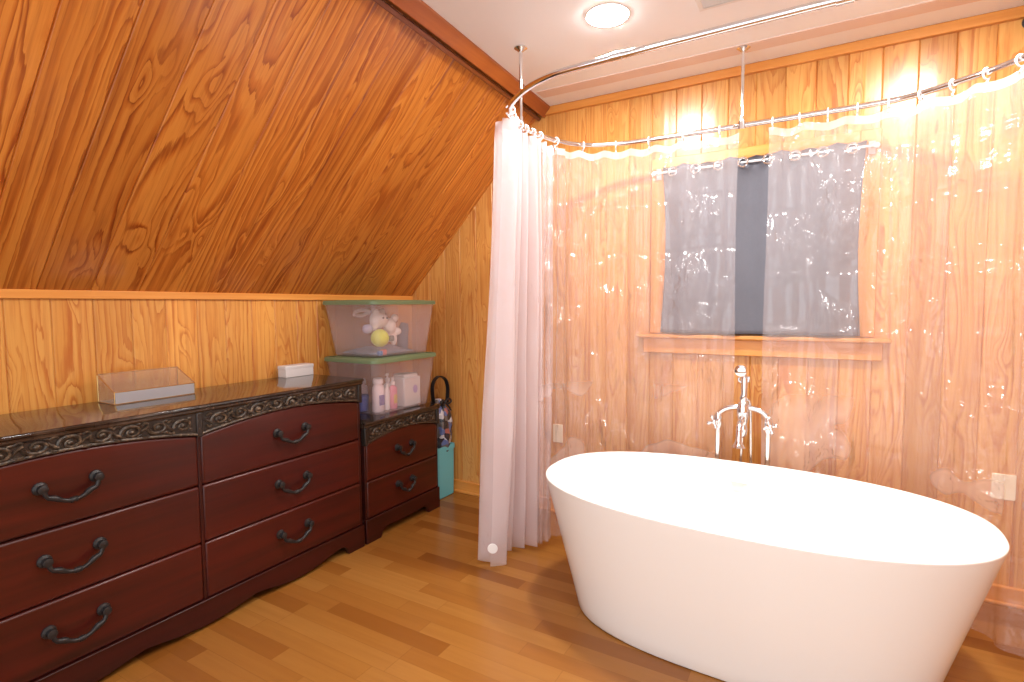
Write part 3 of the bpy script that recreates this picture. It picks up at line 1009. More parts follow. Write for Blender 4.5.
# gathered bunch at the left end
bunch = make_curtain('shower_curtain', 'gathered milky white shower curtain hanging at the left end of the tub',
                     sub_path(3.2, 5.6), M['vinyl_b'], M['hem_b'], ztop=HEAD_Z, zbot=0.03, waves=7, amp_top=0.052, amp_bot=0.075, seed=4,
                     flare=lambda q, w: (-0.02 - 0.12 * q ** 1.2 * (1.25 + 0.4 * math.sin(w * 6.3)), 0.11 * q ** 1.2 * (1 + 0.2 * w)), per_wave=22, hem=0.05)
rear = make_curtain('shower_curtain', 'clear shower curtain behind the left half of the tub, ending beside the tub filler',
                    sub_path(5.62, 10.0), M['vinyl_l'], M['hem'], ztop=HEAD_Z, zbot=0.06, waves=8, amp_top=0.010, amp_bot=0.016, seed=9, sag=0.016, per_wave=34,
                    flare=lambda q, w: (-0.03 * q * max(0.0, 1 - w / 0.2) + 0.030 * math.sin(w * 175) * max(0.0, 1 - w / 0.2), 0.022 * math.cos(w * 175) * max(0.0, 1 - w / 0.2)))
n_ = len(rod_path)
start = (rod_path[80].lerp(rod_path[88], 0.18))
path_r = [p for p in sub_path(10.0, 16.8) if p.x > -0.295 or p.y < 2.8]
right = make_curtain('shower_curtain', 'clear shower curtain behind the right half of the tub, from the tub filler rightward',
                     path_r, M['vinyl_r'], M['hem'], ztop=HEAD_Z, zbot=0.06, waves=9, amp_top=0.012, amp_bot=0.018, seed=21, sag=0.016, per_wave=16)
# round weight in the front corner of the bunch
shv = [v.co for o in bunch.children if o.name.startswith('sheet') for v in o.data.vertices if 0.11 < v.co.z < 0.17]
wp = min(shv, key=lambda c: c.y + 0.3 * abs(c.x + 1.44))
mg = MB().lathe([(0.024, -0.002), (0.026, 0.0), (0.024, 0.002), (0.010, 0.003)], (0, 0, 0), 24, 'y').build('weight', M['white_plastic'], bunch)
mg['label'] = 'round white weight in the hem'
mg.matrix_parent_inverse = bunch.matrix_world.inverted()
mg.matrix_basis = Matrix.Translation((wp.x + 0.012, wp.y - 0.004, wp.z)) @ Matrix.Rotation(math.radians(28), 4, 'Z')


# curtain rings on the rod
def ring_mesh():
    pts = []
    for i in range(18):
        a = math.radians(-60 + 300 * i / 17)
        pts.append((0, 0.021 * math.cos(a + math.pi / 2), 0.021 * math.sin(a + math.pi / 2) - 0.006))
    pts += [(0, 0.004, -0.036), (0, -0.001, -0.046)]
    return MB().tube(pts, 0.0034, 8)


RING = None
nring = 0


def place_ring(p, tg, label, group):
    global RING, nring
    if RING is None:
        RING = ring_mesh().build('curtain_ring', M['ring_plastic'])
        o = RING
    else:
        o = RING.copy()
        COL.objects.link(o)
    o.location = p
    o.rotation_euler = (0, 0, math.atan2(tg.y, tg.x))
    tag(o, label, 'curtain ring', group)
    nring += 1


ORD = ['first', 'second', 'third', 'fourth', 'fifth', 'sixth', 'seventh', 'eighth', 'ninth', 'tenth', 'eleventh', 'twelfth', 'thirteenth']


def rings_along(path, k, label, group):
    P = path
    L = [0.0]
    for a, b in zip(P[:-1], P[1:]):
        L.append(L[-1] + (b - a).length)
    for i in range(k):
        s = (i + 0.15 + 0.7 * (i / max(1, k - 1)) * 1.0) / k * L[-1] if k > 1 else 0
        j = min(max(q for q in range(len(L)) if L[q] <= s + 1e-9), len(P) - 2)
        t = (s - L[j]) / (L[j + 1] - L[j])
        place_ring(P[j].lerp(P[j + 1], t), (P[j + 1] - P[j]).normalized(), label.replace('NTH', ORD[(k - 1 - i) if label.endswith('leftward') else i]), group)


rings_along(sub_path(3.1, 5.5), 7, 'NTH clear ring, counted from the front, over the gathered curtain on the rod', 'rings over the gathered curtain')
rings_along(sub_path(6.0, 9.9), 6, 'clear ring on the back rod, NTH from the rear hanger post leftward', 'rings over the left clear curtain')
rings_along(path_r, 13, 'clear ring on the back rod, NTH from the rear hanger post rightward', 'rings over the right clear curtain')

# ------------------------------------------------------------------ gray window curtain on its rod
WR_Y, WR_Z = WALL_Y - 0.062, 2.082
wr = thing('window_curtain_rod', 'thin white rod across the top of the window', 'curtain rod', (-0.34, WR_Y, WR_Z))
part(MB().tube([(-0.850, WR_Y, WR_Z), (0.170, WR_Y, WR_Z)], 0.006, 12), 'rod_tube', M['white_plastic'], wr)
for x in (-0.842, 0.162):
    br = MB().tube([(x, WR_Y, WR_Z), (x, WALL_Y - 0.022, WR_Z)], 0.006, 10)
    br.box((x - .014, WALL_Y - 0.028, WR_Z - .03), (x + .014, WALL_Y - 0.0215, WR_Z + .03))
    part(br, 'bracket', M['white_plastic'], wr)
    part(MB().ball((x - .016 if x < 0 else x + .016, WR_Y, WR_Z), 0.014), 'finial', M['white_plastic'], wr)
gc = thing('window_curtain', 'dark gray grommet curtain hanging over the window', 'curtain', (-0.34, WR_Y, 1.20))
cx0, cx1 = -0.815, 0.140
G = MB()
nx, nz = 120, 40
for r in range(nz + 1):
    q = r / nz
    for k in range(nx + 1):
        w = k / nx
        x = cx0 + (cx1 - cx0) * w
        x += 0.02 * math.sin(math.pi * q) * (0.5 - w) * 2
        y = WR_Y + 0.016 * math.cos(w * math.pi * 8) * (1 - 0.45 * q) + 0.004 * math.sin(5 * q + w * 30)
        z = 2.115 - (2.115 - 1.192) * q - 0.012 * (1 - q) * abs(math.sin(w * math.pi * 8))
        G.v.append((x, y, z))
for r in range(nz):
    for k in range(nx):
        G.f.append((r * (nx + 1) + k, r * (nx + 1) + k + 1, (r + 1) * (nx + 1) + k + 1, (r + 1) * (nx + 1) + k))
gp = part(G, 'panel', M['gray_cloth'], gc, recalc=False, angle=180)
sm = gp.modifiers.new('thick', 'SOLIDIFY')
sm.thickness = 0.002
for i in range(8):
    w = (i + 0.5) / 8
    x = cx0 + (cx1 - cx0) * w
    g_ = MB().tube([(x + 0.023 * math.cos(a), WR_Y - 0.010, 2.080 + 0.023 * math.sin(a)) for a in [2 * math.pi * j / 20 for j in range(20)]], 0.0055, 8, closed=True)
    part(g_, 'grommet', M['chrome'], gc)


# ------------------------------------------------------------------ outlet plates
def plate(name, x0, x1, z0, z1, label, screws):
    t = thing(name, label, 'wall plate', ((x0 + x1) / 2, WALL_Y, z0))
    part(MB().box((x0, WALL_Y - 0.007, z0), (x1, WALL_Y + 0.004, z1)), 'plate', M['cream_plate'], t, bevel=0.003)
    for sx, sz in screws:
        part(MB().lathe([(0.0035, 0.0), (0.0035, -0.0018), (0.002, -0.0022)], (sx, WALL_Y - 0.0065, sz), 12, 'y'), 'screw', M['white_plastic'], t)


plate('wall_plate', -1.518, -1.450, 0.462, 0.580, 'cream wall plate low on the far wall left of the bathtub', [(-1.484, 0.488), (-1.484, 0.555)])
plate('wall_plate', 0.657, 0.740, 0.475, 0.590, 'cream wall plate low on the far wall right of the bathtub', [(0.698, 0.500), (0.698, 0.566)])

# small black fixture at the top right of the far wall
bk = thing('wall_camera', 'small black fixture high on the far wall at the right edge', 'fixture', (0.705, WALL_Y, 2.52))
part(MB().lathe([(0.030, 0.0), (0.030, -0.012), (0.016, -0.020), (0.012, -0.04)], (0.705, WALL_Y, 2.525), 20, 'y'), 'mount', M['black'], bk)
part(MB().lathe([(0.020, -0.035), (0.033, -0.045), (0.033, -0.085), (0.024, -0.095)], (0.705, WALL_Y, 2.520), 20, 'y'), 'housing', M['black'], bk)

# ------------------------------------------------------------------ dresser and nightstand
DX = -2.22          # plane of the drawer fronts
DB = -2.675         # back


def spiral(cy, cz, r0, r1, a0, turns, n=26, flip=1, squash=0.72):
    pts = []
    for i in range(n):
        t = i / (n - 1)
        a = a0 + flip * turns * 2 * math.pi * t
        r = r0 + (r1 - r0) * t
        pts.append((cy + r * math.cos(a), cz + squash * r * math.sin(a)))
    return pts


def scroll_strip(y0, y1, zmid, x, unit, size):
    """running acanthus scrolls; zmid(y) gives the strip's centre line"""
    mb = MB()
    n = max(1, round((y1 - y0) / unit))
    st = (y1 - y0) / n
    for i in range(n):
        cy = y0 + (i + 0.5) * st
        flip = 1 if i % 2 == 0 else -1
        cz = zmid(cy)
        pts = spiral(cy + 0.006, cz - flip * size * 0.05, size * 0.60, size * 0.14, math.radians(200 * flip), 1.35, 30, -flip)
        lead = [(cy - st * 0.62, zmid(cy - st * 0.62) + flip * size * 0.16), (cy - st * 0.52, zmid(cy) - flip * size * 0.02)]
        P = [(x + 0.001, a, b) for a, b in lead + pts]
        R = [0.003, 0.0050] + [0.0078 - 0.0038 * k / 29 for k in range(30)]
        mb.tube(P, R, 7)
        mb.ball((x + 0.002, cy + 0.006, cz - flip * size * 0.05), (0.008, 0.010, 0.009), 10, 6)
        # leaves
        for s in (-1, 1):
            a = [(x, cy - st * 0.30, cz + s * size * 0.34), (x + 0.004, cy - st * 0.44, cz + s * size * 0.44), (x, cy - st * 0.58, cz + s * size * 0.28)]
            mb.tube(smooth_path(a, 4), [0.002] + [0.005] * 7 + [0.001], 6)
            mb.ball((x, cy + st * 0.36, cz + s * size * 0.36), (0.005, 0.010, 0.006), 8, 5)
    return mb


def arch_fn(y0, y1, zend, zmid_):
    def f(y):
        t = (y - y0) / (y1 - y0)
        return zend + (zmid_ - zend) * math.sin(math.pi * min(max(t, 0), 1)) ** 0.9
    return f


def handle_mesh(y, z, w):
    """swagged bail pull: two rosettes and a hanging bar, plus the backplates"""
    plates, bail = MB(), MB()
    for s in (-1, 1):
        plates.lathe([(0.022, 0.0), (0.021, 0.005), (0.013, 0.009), (0.011, 0.016), (0.0155, 0.023), (0.0145, 0.031), (0.005, 0.035)], (DX, y + s * w / 2, z), 14, 'x')
    P = []
    n = 26
    for i in range(n):
        t = i / (n - 1)
        yy = y - w / 2 + w * t
        dz = -0.054 * min(1, math.sin(math.pi * t) ** 0.42 * 1.02)
        P.append((DX + 0.026 + 0.008 * math.sin(math.pi * t), yy + (0.012 * math.cos(math.pi * t)) * (1 if abs(t - .5) < .42 else 0), z + dz))
    R = []
    for i in range(n):
        t = abs(i / (n - 1) - 0.5)
        r = 0.0072 + 0.0038 * math.exp(-(t / 0.05) ** 2) + 0.0035 * math.exp(-((t - 0.36) / 0.06) ** 2)
        R.append(r)
    bail.tube(P, R, 10)
    for k in (-0.075, 0.075):
        i = round((0.5 + k) * (n - 1))
        bail.ball(P[i], (0.0085, 0.0055, 0.0105), 8, 6)
    return plates, bail


def chest(name, label, cat, y0, y1, cols, top_z, seams, plinth_z, hw, hz):
    """cols: list of (ya, yb); seams: drawer boundaries from bottom to top (z)"""
    t = thing(name, label, cat, ((DX + DB) / 2, (y0 + y1) / 2, 0))
    fr_end, fr_mid = top_z - 0.128, top_z - 0.084
    # carcass
    part(MB().box((DB, y0 + 0.004, 0.05), (DX - 0.022, y1 - 0.004, top_z - 0.03)), 'carcass', M['cherry_dark'], t, bevel=0.003)
    # plinth with scalloped apron
    half = [(0.0, 0.0), (0.115, 0.0), (0.122, 0.014), (0.128, 0.034), (0.145, 0.050), (0.175, 0.055)]
    ctr = (y0 + y1) / 2
    hw_ = (y1 - y0) / 2
    if hw_ > 0.6:
        half += [(0.24, 0.044), (0.31, 0.028), (0.38, 0.018), (0.46, 0.014), (0.54, 0.022), (0.62, 0.038), (0.67, 0.044), (0.72, 0.036), (0.80, 0.022), (0.88, 0.016)]
    else:
        half += [(0.22, 0.052), (0.28, 0.050)]
    poly = [(y0, plinth_z)] + [(y0 + a, b) for a, b in half] + [(y1 - a, b) for a, b in reversed(half)] + [(y1, plinth_z)]
    part(MB().prism(poly, DX - 0.020, DX + 0.006, 'x'), 'apron', M['cherry_dark'], t, bevel=0.003)
    for yy in (y0, y1 - 0.022):
        part(MB().box((DB, yy, 0.0), (DX - 0.020, yy + 0.022, plinth_z)), 'side_plinth', M['cherry_dark'], t, bevel=0.003)
    # top slab with moulded edge
    prof = [(DB, top_z - 0.034), (DX + 0.008, top_z - 0.034), (DX + 0.014, top_z - 0.026), (DX + 0.012, top_z - 0.018), (DX + 0.022, top_z - 0.012), (DX + 0.022, top_z - 0.004), (DX + 0.017, top_z), (DB, top_z)]
    part(MB().prism(prof, y0 - 0.006, y1 + 0.006, 'y'), 'top', M['top'], t, bevel=0.0015)
    for ya, yb in cols:
        # carved frieze with an arched lower edge
        af = arch_fn(ya, yb, fr_end, fr_mid)
        n = 30
        low = [(ya + (yb - ya) * i / n, af(ya + (yb - ya) * i / n)) for i in range(n + 1)]
        poly = low + [(yb, top_z - 0.034), (ya, top_z - 0.034)]
        fz = part(MB().prism(poly, DX - 0.02, DX + 0.004, 'x'), 'frieze', M['frieze'], t)
        bead = MB().tube([(DX + 0.004, a, b + 0.004) for a, b in low], 0.0065, 8)
        bo = bead.build('bead_molding', M['scroll'], fz)
        zm = lambda y, af=af: (af(y) + 0.006 + top_z - 0.034) / 2
        so = scroll_strip(ya + 0.035, yb - 0.025, zm, DX + 0.005, 0.096, 0.062).build('scrollwork', M['scroll'], fz)
        # drawers
        for i, (za, zb) in enumerate(zip(seams[:-1], seams[1:])):
            last = i == len(seams) - 2
            if last:
                poly = [(ya + 0.007, za + 0.002), (yb - 0.007, za + 0.002)]
                poly += [(ya + 0.007 + (yb - ya - 0.014) * (n - j) / n, af(ya + (yb - ya) * (n - j) / n) - 0.003) for j in range(n + 1)]
                mb = MB().prism(poly, DX - 0.022, DX, 'x')
            else:
                mb = MB().box((DX - 0.022, ya + 0.007, za + 0.002), (DX, yb - 0.007, zb - 0.002))
            dr = part(mb, 'drawer', M['cherry'], t, bevel=0.010, seg=3)
            pm, bm_ = handle_mesh((ya + yb) / 2, hz[i], hw)
            pm.add(bm_.v, bm_.f)
            ho = pm.build('handle', M['handle'], dr)
            ho['label'] = 'black swagged drawer pull'
        # pilasters beside the column
    edges = sorted(set([c[0] for c in cols] + [c[1] for c in cols]))
    for e in edges:
        part(MB().box((DX - 0.02, e - 0.012, fr_end - 0.006), (DX + 0.011, e + 0.012, top_z - 0.033)), 'corner_block', M['frieze'], t, bevel=0.004)
        part(MB().box((DX - 0.024, e - 0.007, plinth_z), (DX - 0.004, e + 0.007, fr_end - 0.004)), 'stile', M['cherry_dark'], t, bevel=0.002)
    return t


chest('dresser', 'long dark cherry dresser with black carved frieze and iron pulls along the knee wall', 'dresser',
      0.335, 2.132, [(0.347, 1.239), (1.239, 2.120)], 0.952, [0.124, 0.368, 0.612, 0.83], 0.124, 0.158, [0.268, 0.512, 0.757])
chest('nightstand', 'small dark cherry two drawer nightstand between the dresser and far wall', 'nightstand',
      2.148, 2.815, [(2.160, 2.803)], 0.700, [0.138, 0.356, 0.58], 0.138, 0.128, [0.275, 0.498])

# ------------------------------------------------------------------ things on the dresser
TZ = 0.952
gb = thing('glass_box', 'slanted clear glass display box with brass edges on the dresser', 'display box', (-2.57, 1.22, TZ))
bx0, bx1, by0, by1 = -2.640, -2.500, 1.062, 1.385
hf, hb = 0.052, 0.118
part(MB().box((bx0, by0, TZ), (bx1, by1, TZ + 0.006)), 'base_tray', M['frost'], gb, bevel=0.001)
part(MB().box((bx1 - 0.004, by0, TZ + 0.006), (bx1, by1, TZ + hf)), 'front_panel', M['frost'], gb)
part(MB().box((bx0, by0, TZ + 0.006), (bx0 + 0.004, by1, TZ + hb)), 'back_panel', M['glass_box'], gb)
for yy in (by0, by1 - 0.004):
    part(MB().prism([(bx0, TZ + .006), (bx1, TZ + .006), (bx1, TZ + hf), (bx0, TZ + hb)], 0, 1, 'y') if False else
         MB().add([(bx0, yy, TZ + .006), (bx1, yy, TZ + .006), (bx1, yy, TZ + hf), (bx0, yy, TZ + hb), (bx0, yy + .004, TZ + .006), (bx1, yy + .004, TZ + .006), (bx1, yy + .004, TZ + hf), (bx0, yy + .004, TZ + hb)],
                  [(0, 1, 2, 3), (7, 6, 5, 4), (0, 4, 5, 1), (1, 5, 6, 2), (2, 6, 7, 3), (3, 7, 4, 0)]), 'side_panel', M['glass_box'], gb)
part(MB().add([(bx0, by0, TZ + hb), (bx1, by0, TZ + hf), (bx1, by1, TZ + hf), (bx0, by1, TZ + hb), (bx0, by0, TZ + hb + .003), (bx1, by0, TZ + hf + .003), (bx1, by1, TZ + hf + .003), (bx0, by1, TZ + hb + .003)],
              [(0, 1, 2, 3), (7, 6, 5, 4), (0, 4, 5, 1), (1, 5, 6, 2), (2, 6, 7, 3), (3, 7, 4, 0)]), 'glass_lid', M['glass_box'], gb)
ed = MB()
r_ = 0.0022
cor = [(bx0, by0), (bx1, by0), (bx1, by1), (bx0, by1)]
hh = [hb, hf, hf, hb]
for i in range(4):
    j = (i + 1) % 4
    ed.tube([(*cor[i], TZ + .003), (*cor[i], TZ + hh[i])], r_, 6)
    ed.tube([(*cor[i], TZ + hh[i]), (*cor[j], TZ + hh[j])], r_, 6)
    ed.tube([(*cor[i], TZ + .003), (*cor[j], TZ + .003)], r_, 6)
part(ed, 'brass_edging', M['brass'], gb)

wb = thing('white_box', 'small white lidded box at the back right of the dresser', 'box', (-2.635, 2.01, TZ))
part(MB().box((-2.662, 1.940, TZ), (-2.594, 2.128, TZ + 0.048)), 'box_base', M['white_card'], wb, bevel=0.003)
part(MB().box((-2.664, 1.938, TZ + 0.046), (-2.592, 2.130, TZ + 0.066)), 'box_lid', M['white_card'], wb, bevel=0.004)


# ------------------------------------------------------------------ storage boxes on the nightstand
def rrect(x0, x1, y0, y1, r, z, n=6):
    out = []
    for cx, cy, a0 in ((x1 - r, y1 - r, 0), (x0 + r, y1 - r, 90), (x0 + r, y0 + r, 180), (x1 - r, y0 + r, 270)):
        for k in range(n + 1):
            a = math.radians(a0 + 90 * k / n)
            out.append((cx + r * math.cos(a), cy + r * math.sin(a), z))
    return out


def storage(z, h, label, dz=0.0):
    t = thing('storage_box', label, 'storage box', (-2.44, 2.55, z))
    bx = (-2.640, -2.270, 2.315, 2.790)
    tx = (-2.672, -2.235, 2.265, 2.835)
    rings = []
    L = lambda a, b, s: tuple(p + (q - p) * s for p, q in zip(a, b))
    th = 0.003
    for s in (0.0, 0.03, 0.5, 0.93):
        d = L(bx, tx, s)
        ins = 0.008 if s == 0 else 0
        rings.append(rrect(d[0] + ins, d[1] - ins, d[2] + ins, d[3] - ins, 0.045, z + 0.001 + (h - 0.02) * s))
    d = L(bx, tx, 1.0)
    rings.append(rrect(*d, 0.045, z + (h - 0.02) * 0.94))
    rings.append(rrect(*d, 0.045, z + h - 0.02))
    for s in (0.94, 0.5, 0.02):
        d = L(bx, tx, s)
        rings.append(rrect(d[0] + th, d[1] - th, d[2] + th, d[3] - th, 0.043, z + 0.003 + (h - 0.02) * s))
    part(loft(rings), 'tub_body', M['bin'], t, angle=50)
    e = (tx[0] - 0.010, tx[1] + 0.010, tx[2] - 0.010, tx[3] + 0.010)
    lid = [rrect(*e, 0.05, z + h - 0.028), rrect(*e, 0.05, z + h - 0.010), rrect(e[0] + .006, e[1] - .006, e[2] + .006, e[3] - .006, 0.048, z + h - 0.003),
           rrect(e[0] + .02, e[1] - .02, e[2] + .02, e[3] - .02, 0.04, z + h - 0.003), rrect(e[0] + .024, e[1] - .024, e[2] + .024, e[3] - .024, 0.04, z + h - 0.010),
           rrect(e[0] + .05, e[1] - .05, e[2] + .05, e[3] - .05, 0.03, z + h - 0.010), rrect(e[0] + .055, e[1] - .055, e[2] + .055, e[3] - .055, 0.03, z + h),
           ]
    lo = part(loft(lid), 'lid', M['lid_green'], t, angle=30)
    lo['label'] = 'sage green snap lid'
    return t


BZ0, BH = 0.701, 0.343
storage(BZ0, BH, 'clear storage box of toiletry bottles on the nightstand, under the toy box')
storage(BZ0 + BH + 0.001, BH, 'clear storage box of toys stacked on top of the other box')

# toys in the upper box
Z2 = BZ0 + BH + 0.006
toy_white = simple('toy_white', srgb(240, 226, 220), 0.6)
pl_ = MB()
for c_, r_ in (((-2.40, 2.47, Z2 + .215), (.055, .060, .052)), ((-2.38, 2.545, Z2 + .175), (.040, .042, .050)), ((-2.375, 2.585, Z2 + .225), (.022, .028, .024)), ((-2.365, 2.60, Z2 + .140), (.022, .026, .024)),
                ((-2.37, 2.565, Z2 + .095), (.022, .024, .045)), ((-2.40, 2.535, Z2 + .105), (.022, .022, .040)), ((-2.40, 2.425, Z2 + .180), (.028, .024, .030)), ((-2.40, 2.45, Z2 + .262), (.020, .020, .024)), ((-2.40, 2.50, Z2 + .262), (.020, .020, .022))):
    pl_.ball(c_, r_, 14, 9)
tt = thing('plush_toy', 'white plush toy lying in the upper storage box', 'toy', (-2.39, 2.51, Z2))
po = part(pl_, 'plush_body', toy_white, tt)
rm = po.modifiers.new('remesh', 'REMESH')
rm.mode = 'VOXEL'
rm.voxel_size = 0.006
rm.use_smooth_shade = True
for (a, b, cc) in ((-2.347, 2.455, Z2 + .228), (-2.347, 2.488, Z2 + .226)):
    part(MB().ball((a, b, cc), 0.006, 8, 6), 'eye', M['black'], tt)
lb = thing('toy_ball', 'bright yellow green ball in the upper storage box', 'ball', (-2.325, 2.40, Z2))
part(MB().ball((-2.325, 2.400, Z2 + .108), 0.054, 24, 16), 'ball', simple('ball_yellow', srgb(218, 228, 40), 0.5), lb)
part(MB().box((-2.292, 2.436, Z2 + .088), (-2.268, 2.466, Z2 + .122)), 'strap', simple('strap_gray', srgb(110, 116, 112), 0.5), lb, bevel=0.006)
tag(MB().ball((-2.37, 2.345, Z2 + .165), (.03, .035, .028), 14, 9).build('small_plush', simple('toy_lilac', srgb(190, 186, 214), 0.7)), 'small lilac soft toy at the left side of the upper storage box', 'toy')
fd = MB()
nf = 18
for i in range(nf + 1):
    for j in range(nf + 1):
        u, v = i / nf, j / nf
        fd.v.append((-2.60 + .28 * u, 2.36 + .335 * v, Z2 + .008 + .045 * math.sin(math.pi * u) ** .5 * math.sin(math.pi * v) ** .5 * (0.75 + 0.3 * math.sin(7 * u + 9 * v) * math.cos(5 * v))))
for i in range(nf):
    for j in range(nf):
        a = i * (nf + 1) + j
        fd.f.append((a, a + 1, a + nf + 2, a + nf + 1))
cl = fd.build('folded_cloth', cloth_mat('slate_cloth', srgb(120, 122, 140), srgb(138, 138, 154)), recalc=False, angle=180)
cl.modifiers.new('thick', 'SOLIDIFY').thickness = 0.008
tag(cl, 'slate gray cloth bundled in the bottom of the upper storage box', 'cloth')
rc_ = thing('toy_car', 'tiny blue and red toy at the front of the upper storage box', 'toy', (-2.30, 2.385, Z2))
part(MB().box((-2.315, 2.36, Z2 + .006), (-2.285, 2.385, Z2 + .034)), 'toy_front', simple('toy_blue', srgb(70, 120, 190), 0.4), rc_, bevel=0.006)
part(MB().box((-2.315, 2.385, Z2 + .006), (-2.285, 2.42, Z2 + .040)), 'toy_back', simple('toy_red', srgb(214, 110, 110), 0.4), rc_, bevel=0.008)
bb = MB().tube(smooth_path([(-2.45, 2.74, Z2 + .01), (-2.44, 2.73, Z2 + .10), (-2.43, 2.74, Z2 + .19)], 5), [.035, .037, .038, .038, .038, .036, .036, .034, .032, .028, .02], 16)
tag(bb.build('bottle', simple('slate_plastic', srgb(108, 110, 130), 0.5)), 'slate gray bottle at the right end of the upper storage box', 'bottle')
hang = MB().tube(smooth_path([(-2.50, 2.36, Z2 + .25), (-2.50, 2.42, Z2 + .242), (-2.48, 2.47, Z2 + .265), (-2.50, 2.43, Z2 + .275), (-2.51, 2.38, Z2 + .265)], 6), 0.011, 10)
tag(hang.build('toy_hoop', simple('toy_pale', srgb(226, 206, 198), 0.5)), 'pale curled toy near the lid of the upper storage box', 'toy')

# toiletries in the lower box
Z1 = BZ0 + 0.006


def bottle(name, x, y, r, h, col, label, cap=None, pump=False, lab=None, sy=1.0, neck=0.4):
    t = thing(name, label, 'bottle', (x, y, Z1))
    bh = h * (0.72 if pump else 0.82)
    prof = [(r * .9, 0.0), (r, .006), (r, bh * .82), (r * .86, bh * .93), (r * neck, bh), (r * neck, bh + .008)]
    part(MB().lathe(prof, (x, y, Z1), 20, 'z', 0.75, sy), 'bottle_body', simple('bottle_' + name, col, 0.35), t)
    cm = simple('cap_plastic', cap or (0.8, 0.8, 0.8), 0.35)
    if pump:
        p = MB().lathe([(r * .48, bh + .006), (r * .48, bh + .028), (r * .16, bh + .032), (r * .16, h - .012)], (x, y, Z1), 14)
        p.lathe([(r * .32, h - .014), (r * .34, h - .004), (r * .2, h)], (x, y, Z1), 14)
        p.tube([(x, y, Z1 + h - .006), (x + r * .5, y - r * .9, Z1 + h - .010)], 0.005, 8)
        part(p, 'pump', cm, t)
    else:
        part(MB().lathe([(r * (neck + .12), bh + .004), (r * (neck + .12), h - .004), (r * neck, h)], (x, y, Z1), 16), 'cap', cm, t)
    if lab:
        part(MB().box((x + r * .66, y - r * .5, Z1 + bh * .24), (x + r * .78, y + r * .5, Z1 + bh * .62)), 'label_patch', simple('label_colour', lab, 0.5), t, bevel=0.002)
    return t


bottle('lotion_bottle', -2.355, 2.405, .042, .205, srgb(246, 232, 238), 'plump white bottle with violet patch near the corner of the lower storage box', srgb(244, 236, 240), False, srgb(120, 110, 176), 1.0, .62)
bottle('soap_bottle', -2.345, 2.524, .030, .200, srgb(238, 150, 170), 'pink pump bottle in the middle of the lower storage box', srgb(246, 240, 240), True, srgb(232, 196, 120))
bottle('shampoo_bottle', -2.345, 2.471, .020, .165, srgb(246, 238, 240), 'slim white bottle beside the pink pump bottle', srgb(246, 240, 240))
bottle('tall_bottle', -2.42, 2.555, .032, .215, srgb(244, 236, 240), 'tall white bottle standing behind the pink pump bottle', srgb(246, 240, 240), True)
bottle('back_bottle', -2.50, 2.42, .036, .190, srgb(222, 206, 216), 'pale bottle at the back of the lower storage box', srgb(206, 200, 210))
cn = thing('wipes_box', 'white box with violet mark at the right of the lower storage box', 'box', (-2.35, 2.66, Z1))
part(MB().box((-2.42, 2.585, Z1), (-2.305, 2.745, Z1 + .185)), 'carton', M['white_card'], cn, bevel=0.008)
part(MB().lathe([(.022, 0.0), (.022, .0016)], (-2.305, 2.69, Z1 + .105), 20, 'x', 1.0, 1.2), 'printed_mark', simple('violet_print', srgb(178, 158, 214), 0.5), cn)
part(MB().box((-2.412, 2.600, Z1 + .183), (-2.315, 2.730, Z1 + .205)), 'carton_lid', M['white_plastic'], cn, bevel=0.006)
jb = thing('blue_tub', 'small blue tub with a black mark at the left of the lower storage box', 'tub', (-2.42, 2.365, Z1))
part(MB().lathe([(.030, 0), (.034, .004), (.036, .075), (.034, .08)], (-2.455, 2.372, Z1), 20), 'tub_body', simple('blue_plastic', srgb(96, 116, 196), 0.4), jb)
part(MB().lathe([(.038, .078), (.038, .096), (.034, .10)], (-2.455, 2.372, Z1), 20), 'tub_lid', simple('blue_lid', srgb(110, 128, 200), 0.4), jb)

# ------------------------------------------------------------------ teal bin and bag beside the nightstand
tb = thing('teal_bin', 'slim teal plastic bin on the floor between nightstand and far wall', 'bin', (-2.44, 2.975, 0))
rg = []
for z, g in ((0.0, 0.012), (0.006, 0.004), (0.12, 0.002), (0.345, 0.0), (0.360, 0.0), (0.364, 0.004)):
    rg.append(rrect(-2.55 + g, -2.285 - g, 2.890 + g, 3.088 - g, 0.022, z))
for z, g in ((0.362, 0.010), (0.10, 0.012), (0.02, 0.016)):
    rg.append(rrect(-2.55 + g, -2.285 - g, 2.890 + g, 3.088 - g, 0.018, z))
part(loft(rg), 'bin_body', M['teal'], tb, angle=40)
rim = [rrect(-2.555, -2.280, 2.885, 3.093, 0.024, z) for z in (0.335, 0.366)] + [rrect(-2.545, -2.290, 2.895, 3.083, 0.02, z) for z in (0.366, 0.335)]
rm_ = loft(rim, False, False)
nn_ = len(rim[0])
rm_.f += [(k, 3 * nn_ + k, 3 * nn_ + (k + 1) % nn_, (k + 1) % nn_) for k in range(nn_)]
part(rm_, 'rim', M['teal'], tb, angle=40)

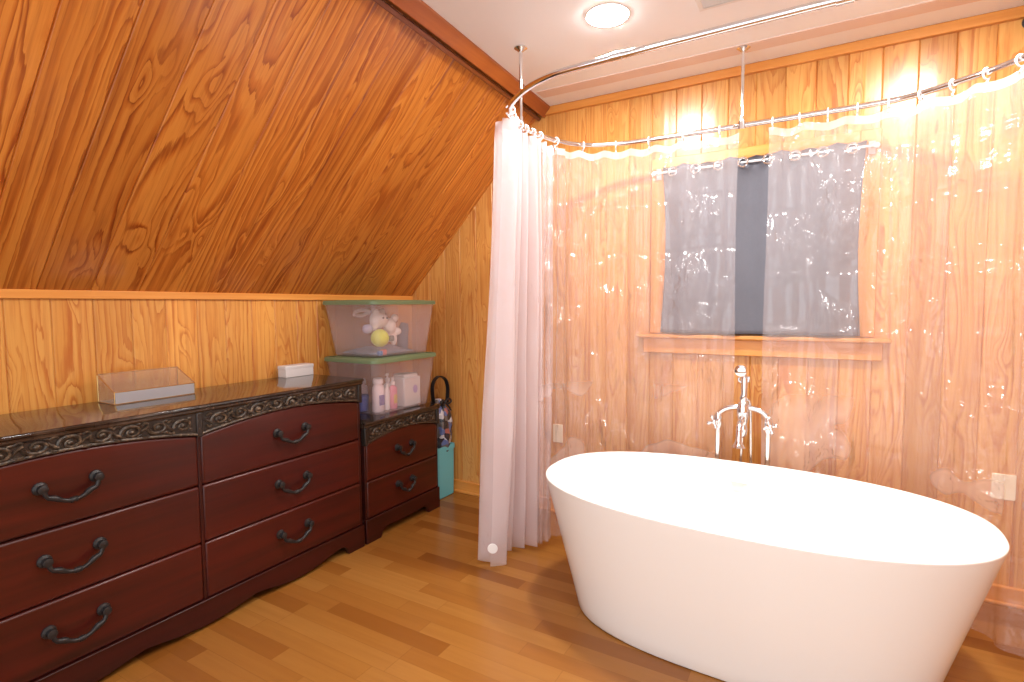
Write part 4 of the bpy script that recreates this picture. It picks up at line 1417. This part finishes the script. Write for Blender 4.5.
bg = thing('bag', 'clear printed bag with a black loop handle standing in the teal bin', 'bag', (-2.37, 2.985, 0.30))
rnd = random.Random(12)
n, m = 40, 16
bm_ = MB()
for i in range(m + 1):
    q = i / m
    z = 0.25 + 0.44 * q
    sx = 0.075 + 0.028 * math.sin(math.pi * min(1, q * 1.1)) - 0.045 * max(0, q - .8) / .2
    sy = 0.062 + 0.030 * math.sin(math.pi * q) - 0.030 * max(0, q - .8) / .2
    for k in range(n):
        a = 2 * math.pi * k / n
        w = 1 + 0.10 * math.sin(5 * a + 6 * q) + 0.06 * math.sin(11 * a - 9 * q) + rnd.uniform(-.02, .02)
        if q < .27:
            w = min(w, 1.0)
        bm_.v.append((-2.375 + sx * w * math.cos(a), 2.998 + sy * 1.08 * w * math.sin(a), z))
for i in range(m):
    for k in range(n):
        bm_.f.append((i * n + k, i * n + (k + 1) % n, (i + 1) * n + (k + 1) % n, (i + 1) * n + k))
bm_.f.append(tuple(range(n - 1, -1, -1)))
bm_.f.append(tuple(m * n + k for k in range(n)))
part(bm_, 'bag_body', M['print'], bg, angle=80)
st = smooth_path([(-2.34, 2.925, 0.66), (-2.34, 2.910, 0.76), (-2.34, 2.925, 0.825), (-2.34, 2.985, 0.855), (-2.34, 3.055, 0.825), (-2.34, 3.082, 0.76), (-2.34, 3.072, 0.66)], 6)
sm_ = MB()
for i, p in enumerate(st):
    tg = (st[min(i + 1, len(st) - 1)] - st[max(i - 1, 0)]).normalized()
    nn = Vector((0, -tg.z, tg.y)).normalized()
    for dx, dn in ((-.014, -.0025), (.014, -.0025), (.014, .0045), (-.014, .0045)):
        sm_.v.append((p.x + dx, p.y + nn.y * dn, p.z + nn.z * dn))
for i in range(len(st) - 1):
    for k in range(4):
        sm_.f.append((i * 4 + k, i * 4 + (k + 1) % 4, (i + 1) * 4 + (k + 1) % 4, (i + 1) * 4 + k))
sm_.f += [(3, 2, 1, 0), tuple((len(st) - 1) * 4 + k for k in range(4))]
part(sm_, 'handle', M['black'], bg)
bw = MB()
for s in (-1, 1):
    lp = smooth_path([(-2.32, 3.02, 0.672), (-2.31, 3.02 + s * .035, 0.69), (-2.305, 3.02 + s * .055, 0.672), (-2.31, 3.02 + s * .035, 0.655), (-2.32, 3.02, 0.668)], 5)
    bw.tube(lp, 0.007, 8)
    bw.tube(smooth_path([(-2.315, 3.02, 0.668), (-2.305, 3.02 + s * .03, 0.635), (-2.305, 3.02 + s * .055, 0.60)], 4), [.006] * 8 + [.002], 7)
bw.ball((-2.315, 3.02, 0.670), 0.013, 10, 8)
part(bw, 'ribbon_bow', M['black'], bg)
